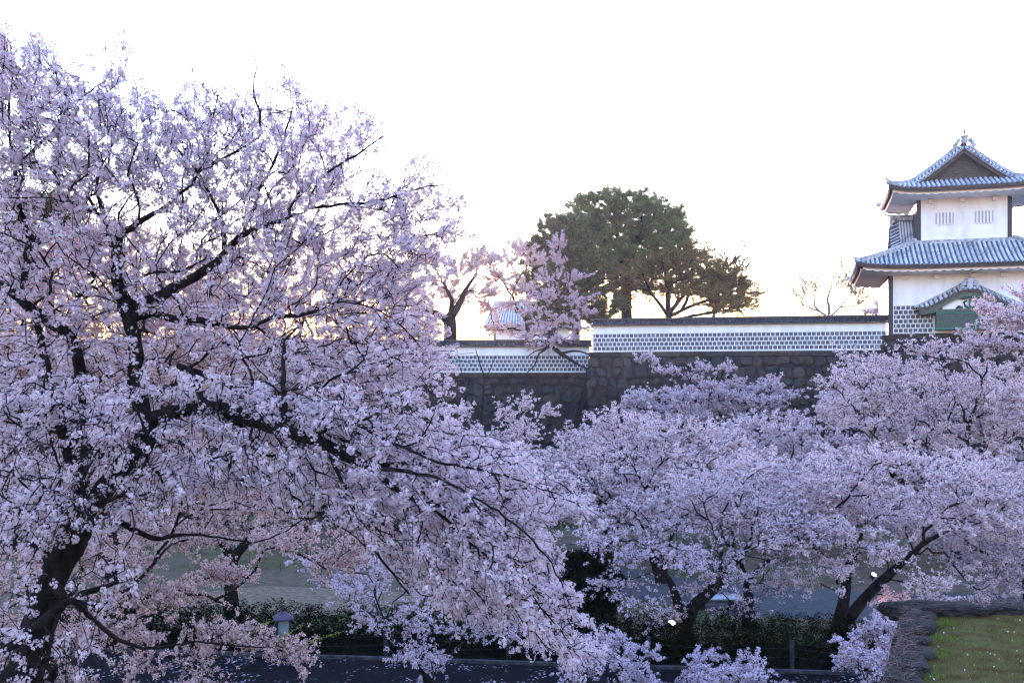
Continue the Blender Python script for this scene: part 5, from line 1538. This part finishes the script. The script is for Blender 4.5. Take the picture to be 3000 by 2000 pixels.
polyDome = [(1640, 690), (1670, 610), (1710, 585), (1760, 572), (1860, 574), (1940, 600), (1995, 640), (2025, 690), (2040, 750), (1990, 770), (1900, 790), (1800, 800), (1700, 780)]
evergreen('big dome shaped dark evergreen tree rising above the white wall against the sky', 112.0, 1832, 800, poly_clumps(rc(81), polyDome, 130, 34, 20), 82, 34, tips_per=8, clusters=36000, per=8, size=.085, crad=.34, base=(.16, .22, .07), alt=(.22, .23, .08),
          limbs=[[(1832, 800, 26), (1826, 740, 20), (1810, 690, 14), (1790, 650, 8)], [(1832, 790, 22), (1850, 730, 18), (1885, 680, 12), (1910, 640, 7)], [(1832, 770, 18), (1790, 740, 13), (1750, 710, 8)], [(1840, 760, 16), (1900, 730, 12), (1950, 710, 7)]])
polyL = [(1530, 760), (1560, 710), (1600, 665), (1650, 650), (1700, 690), (1760, 760), (1800, 840), (1790, 930), (1740, 950), (1560, 950), (1545, 860)]
evergreen('dense dark evergreen mass left of the dome tree behind the overhanging cherry', 104.0, 1690, 900, poly_clumps(rc(83), polyL, 44, 44, 26), 84, 26, tips_per=16, clusters=22000, per=6, size=.12, crad=.34, base=(.10, .12, .05), alt=(.14, .14, .06))
polyP = [(1780, 880), (1820, 820), (1850, 770), (1960, 735), (2060, 735), (2120, 780), (2175, 840), (2200, 885), (2190, 915), (2080, 905), (2010, 850), (1900, 860)]
evergreen('brownish needle tree with several bare stems fanning out to the right of the dome tree', 106.0, 1960, 905, poly_clumps(rc(85), polyP, 60, 40, 12), 86, 18, tips_per=9, clusters=17000, per=6, size=.09, crad=.28, base=(.2, .16, .05), alt=(.28, .17, .05), flat=.35,
          limbs=[[(1960, 930, 18), (1958, 870, 14), (1950, 810, 10), (1950, 770, 6)], [(1962, 930, 14), (1990, 880, 11), (2040, 830, 8), (2090, 800, 5)], [(1965, 930, 12), (2030, 895, 9), (2100, 870, 6), (2170, 850, 4)], [(1955, 930, 12), (1925, 880, 9), (1900, 840, 6), (1880, 800, 4)], [(2010, 930, 10), (2015, 870, 9), (2010, 800, 6), (2030, 760, 4)], [(1970, 940, 10), (2060, 920, 8), (2150, 905, 4)]], name='pine_tree', shoot_len=1.1, depth=3)
evergreen('dark pine half hidden behind the topmost left limbs of the nearest cherry', 68.0, 150, 860, poly_clumps(rc(87), [(0, 760), (0, 640), (90, 600), (140, 560), (200, 570), (280, 620), (290, 720), (200, 800), (60, 820)], 22, 42, 18) + [(30, 780, 50, 24), (150, 830, 40, 20)], 88, 24, tips_per=12, clusters=9000, per=7, size=.085, crad=.26, base=(.03, .045, .018), base_z=0.0, name='pine_tree', flat=.4)

def bare(label, d, base_px, base_z, limbs, tips, seed, trunk_w, r0=.01, fork_py=930, spread=None, kind='twig_grey', shoots=3, shoot_len=1.2, name='bare_tree', step=.4, group=None, trunk_bark=None):
    px1 = d / F; s = Skel(seed); rng = s.rng
    bx = (base_px - 1500) / F * d; off = np.array([bx, d, base_z - .2]); tw_ = trunk_w * px1 / 2
    s.limb([off, W(base_px, fork_py, d)], [tw_ * 1.2, tw_], step=step)
    for lm in limbs: s.limb([W(q[0], q[1], d + (q[3] if len(q) > 3 else 0)) for q in lm], [q[2] * px1 / 2 for q in lm], step=step, wob=.02)
    for i in rng.permutation(len(tips)):
        t = tips[i]; T = W(t[0], t[1], d + rng.uniform(-1.5, 1.5) * (d / 100))
        j = s.connect(T, alpha=.35, step=step, up=.35, wob=.12, kind=1, minL=.5)
        for q in range(shoots):
            s.shoot(j, np.array([(t[0] - base_px) / 250.0, 0, .8]) + rng.normal(0, .35, 3), shoot_len * rng.uniform(.4, 1.2), step=step * .7, up=.1)
    s.finish(r0=r0, p=2.3)
    root = empty(name, off); tag(root, label, 'tree', group)
    build_wood(s, root, off, r_trunk=tw_ * .4, bark=kind if trunk_bark is None else trunk_bark, twig=kind)
    return root
r_ = rc(91)
bare('bare tree with crooked twigs reaching up right of the brownish needle tree', 108.0, 2090, 9.8, [[(2090, 930, 10), (2105, 860, 8), (2115, 800, 6), (2135, 750, 4)], [(2110, 800, 5), (2150, 770, 4), (2185, 760, 3)], [(2120, 900, 6), (2165, 860, 5), (2195, 835, 3), (2215, 838, 2)]],
     [(2135 + r_.normal(0, 30), 770 + r_.normal(0, 28)) for _ in range(26)] + [(2180, 820), (2200, 850), (2170, 780)], 92, 12, r0=.05, kind='twig', name='bare_tree')
tp_ = []
for i in range(60):
    a = r_.uniform(-1.3, 1.3); rr_ = r_.uniform(.55, 1)
    tp_.append((2435 + 150 * math.sin(a) * rr_, 925 - 150 * math.cos(a) * rr_))
bare('wide bare tree with knobby stems and thin pale twigs left of the tower', 118.0, 2430, 9.8, [[(2430, 925, 9), (2428, 895, 8), (2424, 880, 7), (2432, 850, 4), (2445, 800, 3)], [(2405, 930, 6), (2392, 905, 6), (2385, 880, 4), (2390, 820, 3)], [(2450, 930, 6), (2470, 890, 4), (2500, 840, 3)], [(2380, 930, 6), (2350, 890, 3), (2330, 850, 2)], [(2490, 930, 5), (2520, 890, 3), (2550, 850, 2)]], tp_, 94, 9, r0=.05, kind='twig_grey', shoots=3, shoot_len=1.6)
bare('slender leafless sapling in front of the stone wall below the lower white wall', 66.0, 1410, 0.0, [[(1415, 1180, 6), (1418, 1120, 5), (1412, 1080, 4), (1395, 1030, 3)], [(1417, 1110, 3), (1440, 1075, 3), (1455, 1040, 2)], [(1418, 1150, 4), (1450, 1130, 3), (1480, 1110, 2)], [(1415, 1190, 4), (1370, 1150, 3), (1350, 1080, 2), (1345, 1050, 2)]],
     [(1380, 1050), (1360, 1100), (1440, 1060), (1470, 1140), (1340, 1030), (1500, 1090), (1395, 1010), (1330, 1120)], 96, 8, r0=.009, fork_py=1250, shoots=2, shoot_len=.5, kind='twig', step=.3)

# ------------------------------------------------------------------ shrubs and hedges
def leafy(name, label, cat, blobs, n, size, seed, base=(.02, .035, .012), alt=(.045, .055, .015), group=None, stems=True, zrot=0):
    """blobs: (x,y,z,rx,ry,rz) leaf shells"""
    rng = np.random.default_rng(seed)
    B = np.array(blobs, float); off = np.array([B[:, 0].mean(), B[:, 1].mean(), 0.0])
    w = B[:, 3] * B[:, 5] + B[:, 4] * B[:, 5]; ch = rng.choice(len(B), n, p=w / w.sum())
    u = unit(rng.normal(size=(n, 3))); u[:, 2] = np.abs(u[:, 2]) * np.where(rng.random(n) < .8, 1, -1)
    rad = 1 - .25 * rng.random(n) ** 2 + .06 * np.sin(9 * u[:, 0] + B[ch, 0] * 5) + .05 * np.sin(11 * u[:, 1] + 3 * u[:, 2])
    P_ = B[ch, :3] + u * B[ch, 3:6] * rad[:, None]
    k = P_[:, 2] > 0.02; P_ = P_[k]; u = u[k]; n = len(P_)
    V, Q = quads(P_, size * rng.uniform(.6, 1.3, n), rng, 1.7, unit(u + rng.normal(0, .5, (n, 3)) + np.array([0, 0, .3])))
    cl = leaf_cols(n, rng, base, .4, alt)
    root = empty(name, off); tag(root, label, cat, group)
    np_mesh('foliage', V, Q, M['leaf'], root, cols=np.repeat(cl, 4, axis=0), offset=off)
    if 'hedge' in name: return root
    mb = MB()
    for (x, y, z, rx, ry, rz) in blobs[:60]:
        for q in range(2): mb.tube([(x - off[0] + q * .1, y - off[1], -.02), (x - off[0] + (q - .5) * rx * .6, y - off[1], z + rz * .5)], [.02, .008], 4)
    mb.build('stems', M['twig'], root)
    return root
rb = np.random.default_rng(101)
def hedge_blobs(x0, x1, step=.55, y_off=1.0, hgt=.75, w=1.6):
    out = []; x = x0
    while x < x1:
        ky = kerb_y(x)
        for q in range(3):
            out.append((x + rb.uniform(-.2, .2), ky + y_off + q * w / 3 + rb.uniform(-.15, .15), hgt * (.35 + .12 * q), .55 * rb.uniform(.8, 1.2), .5 * rb.uniform(.8, 1.2), hgt * (.55 + .1 * q) * rb.uniform(.85, 1.15)))
        x += step
    return out
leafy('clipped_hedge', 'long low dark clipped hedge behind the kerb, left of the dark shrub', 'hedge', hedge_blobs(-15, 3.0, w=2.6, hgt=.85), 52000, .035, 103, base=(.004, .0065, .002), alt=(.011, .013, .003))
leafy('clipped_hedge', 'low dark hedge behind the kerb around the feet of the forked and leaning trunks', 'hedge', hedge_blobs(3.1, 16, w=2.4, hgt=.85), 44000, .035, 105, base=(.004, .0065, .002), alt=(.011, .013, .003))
cbx = W(1730, 1730, 33)
leafy('evergreen_shrub', 'tall dark rounded shrub in mid picture left of the lit floodlight', 'shrub', [(cbx[0] + rb.uniform(-.8, .8), 33.4 + rb.uniform(-.5, .5), rb.uniform(.5, 2.3), rb.uniform(.45, .75), rb.uniform(.45, .7), rb.uniform(.4, .65)) for _ in range(20)], 26000, .045, 107, base=(.004, .006, .003), alt=(.009, .012, .004))
far = []
x = -24
while x < 34:
    far.append((x, 60 + rb.uniform(-.3, .3), .55, 1.1, .8, .75 * rb.uniform(.8, 1.2))); x += 1.1
leafy('clipped_hedge', 'far bright green hedge across the lawn under the farther cherry trees', 'hedge', far, 30000, .09, 109, base=(.05, .1, .02), alt=(.09, .15, .03))
far = []
x = -30
while x < 40:
    far.append((x, 76 + rb.uniform(-1, 1), .9, 1.6, 1.2, 1.5 * rb.uniform(.7, 1.3))); x += 1.5
leafy('evergreen_shrub', 'dark shrubs massed along the foot of the castle stone wall', 'shrub', far, 24000, .14, 111, base=(.015, .025, .012), alt=(.03, .04, .014))

# ------------------------------------------------------------------ grass and petals on the near terrace
def grass_patch():
    rng = np.random.default_rng(121); n = 60000
    x = rng.uniform(3.0, 9.5, n); y = rng.uniform(8.2, 11.62, n)
    # inside the terrace, right of its left edge
    t = (y - 8.6) / (11.75 - 8.6); xe = 3.05 + (4.62 - 3.05) * t + .42
    k = x > xe; x = x[k]; y = y[k]; xe = xe[k]; n = len(x)
    dens = np.sin(x * 2.3 + 1) * np.cos(y * 2.9) + .5 * np.sin(x * 7 + y * 5)
    edge = np.clip(1 - (x - xe) / .35, 0, 1)
    keep = rng.random(n) < np.clip(.45 + .35 * dens + edge * .8, .12, 1); x = x[keep]; y = y[keep]; edge = edge[keep]; dens = dens[keep]; n = len(x)
    tuft = np.clip(np.sin(y * 9.0 + 1.3) * 1.6 - .6, 0, 1) * edge
    edge = tuft
    h = rng.uniform(.01, .035, n) * (1 + 1.8 * tuft); w = rng.uniform(.0015, .004, n)
    a = rng.uniform(0, 6.28, n); lx = rng.normal(0, .014, n); ly = rng.normal(0, .014, n)
    b = np.stack([x, y, np.full(n, TZ + .0)], 1); side = np.stack([np.cos(a), np.sin(a), 0 * a], 1) * w[:, None]
    V = np.stack([b - side, b + side, b + np.stack([lx, ly, h], 1)], 1).reshape(-1, 3)
    g1 = np.array([.10, .12, .02]); g2 = np.array([.17, .11, .03])
    m = np.clip(.5 + .5 * dens - edge * .2 + rng.normal(0, .2, n), 0, 1)[:, None]
    c = (g1 * (1 - m * .7) + g2 * m * .7) * rng.uniform(.6, 1.3, n)[:, None]
    c = np.where(edge[:, None] > .3, np.array([.11, .21, .015]) * rng.uniform(.6, 1.3, n)[:, None], c)
    o = np_mesh('grass', V, np.arange(3 * n).reshape(n, 3), M['leaf'], None, cols=np.repeat(c, 3, axis=0)); tag(o, kind='stuff')
    # fallen petals
    n = 260; x = rng.uniform(3.6, 9.3, n); y = rng.uniform(8.3, 11.5, n); t = (y - 8.6) / 3.15; k = x > 3.05 + 1.57 * t + .5; x = x[k]; y = y[k]; n = len(x)
    C = np.stack([x, y, TZ + .012 + rng.random(n) * .012], 1)
    V, Q = quads(C, rng.uniform(.004, .012, n), rng, 1.5, unit(np.array([0, -.1, .6])[None] + rng.normal(0, .4, (n, 3))))
    o = np_mesh('fallen_petals', V, Q, M['petal'], None, cols=np.tile(np.array([[.85, .8, .84]]), (len(V), 1))); tag(o, kind='stuff')
grass_patch()

# ------------------------------------------------------------------ thin haze added to give the soft glow of lens bloom
hm = bpy.data.materials.new('bloom_haze'); hm.use_nodes = True
nt = hm.node_tree; nt.nodes.clear()
ho_ = nt.nodes.new('ShaderNodeOutputMaterial'); hv = nt.nodes.new('ShaderNodeVolumePrincipled')
hv.inputs['Color'].default_value = (.9, .87, .9, 1); hv.inputs['Density'].default_value = 0.0003; hv.inputs['Anisotropy'].default_value = 0.6
nt.links.new(hv.outputs[0], ho_.inputs['Volume'])
hb = MB(); hb.box(-1300, 1300, -130, 1900, -1.5, 60)
tag(hb.build('haze', hm), kind='stuff')
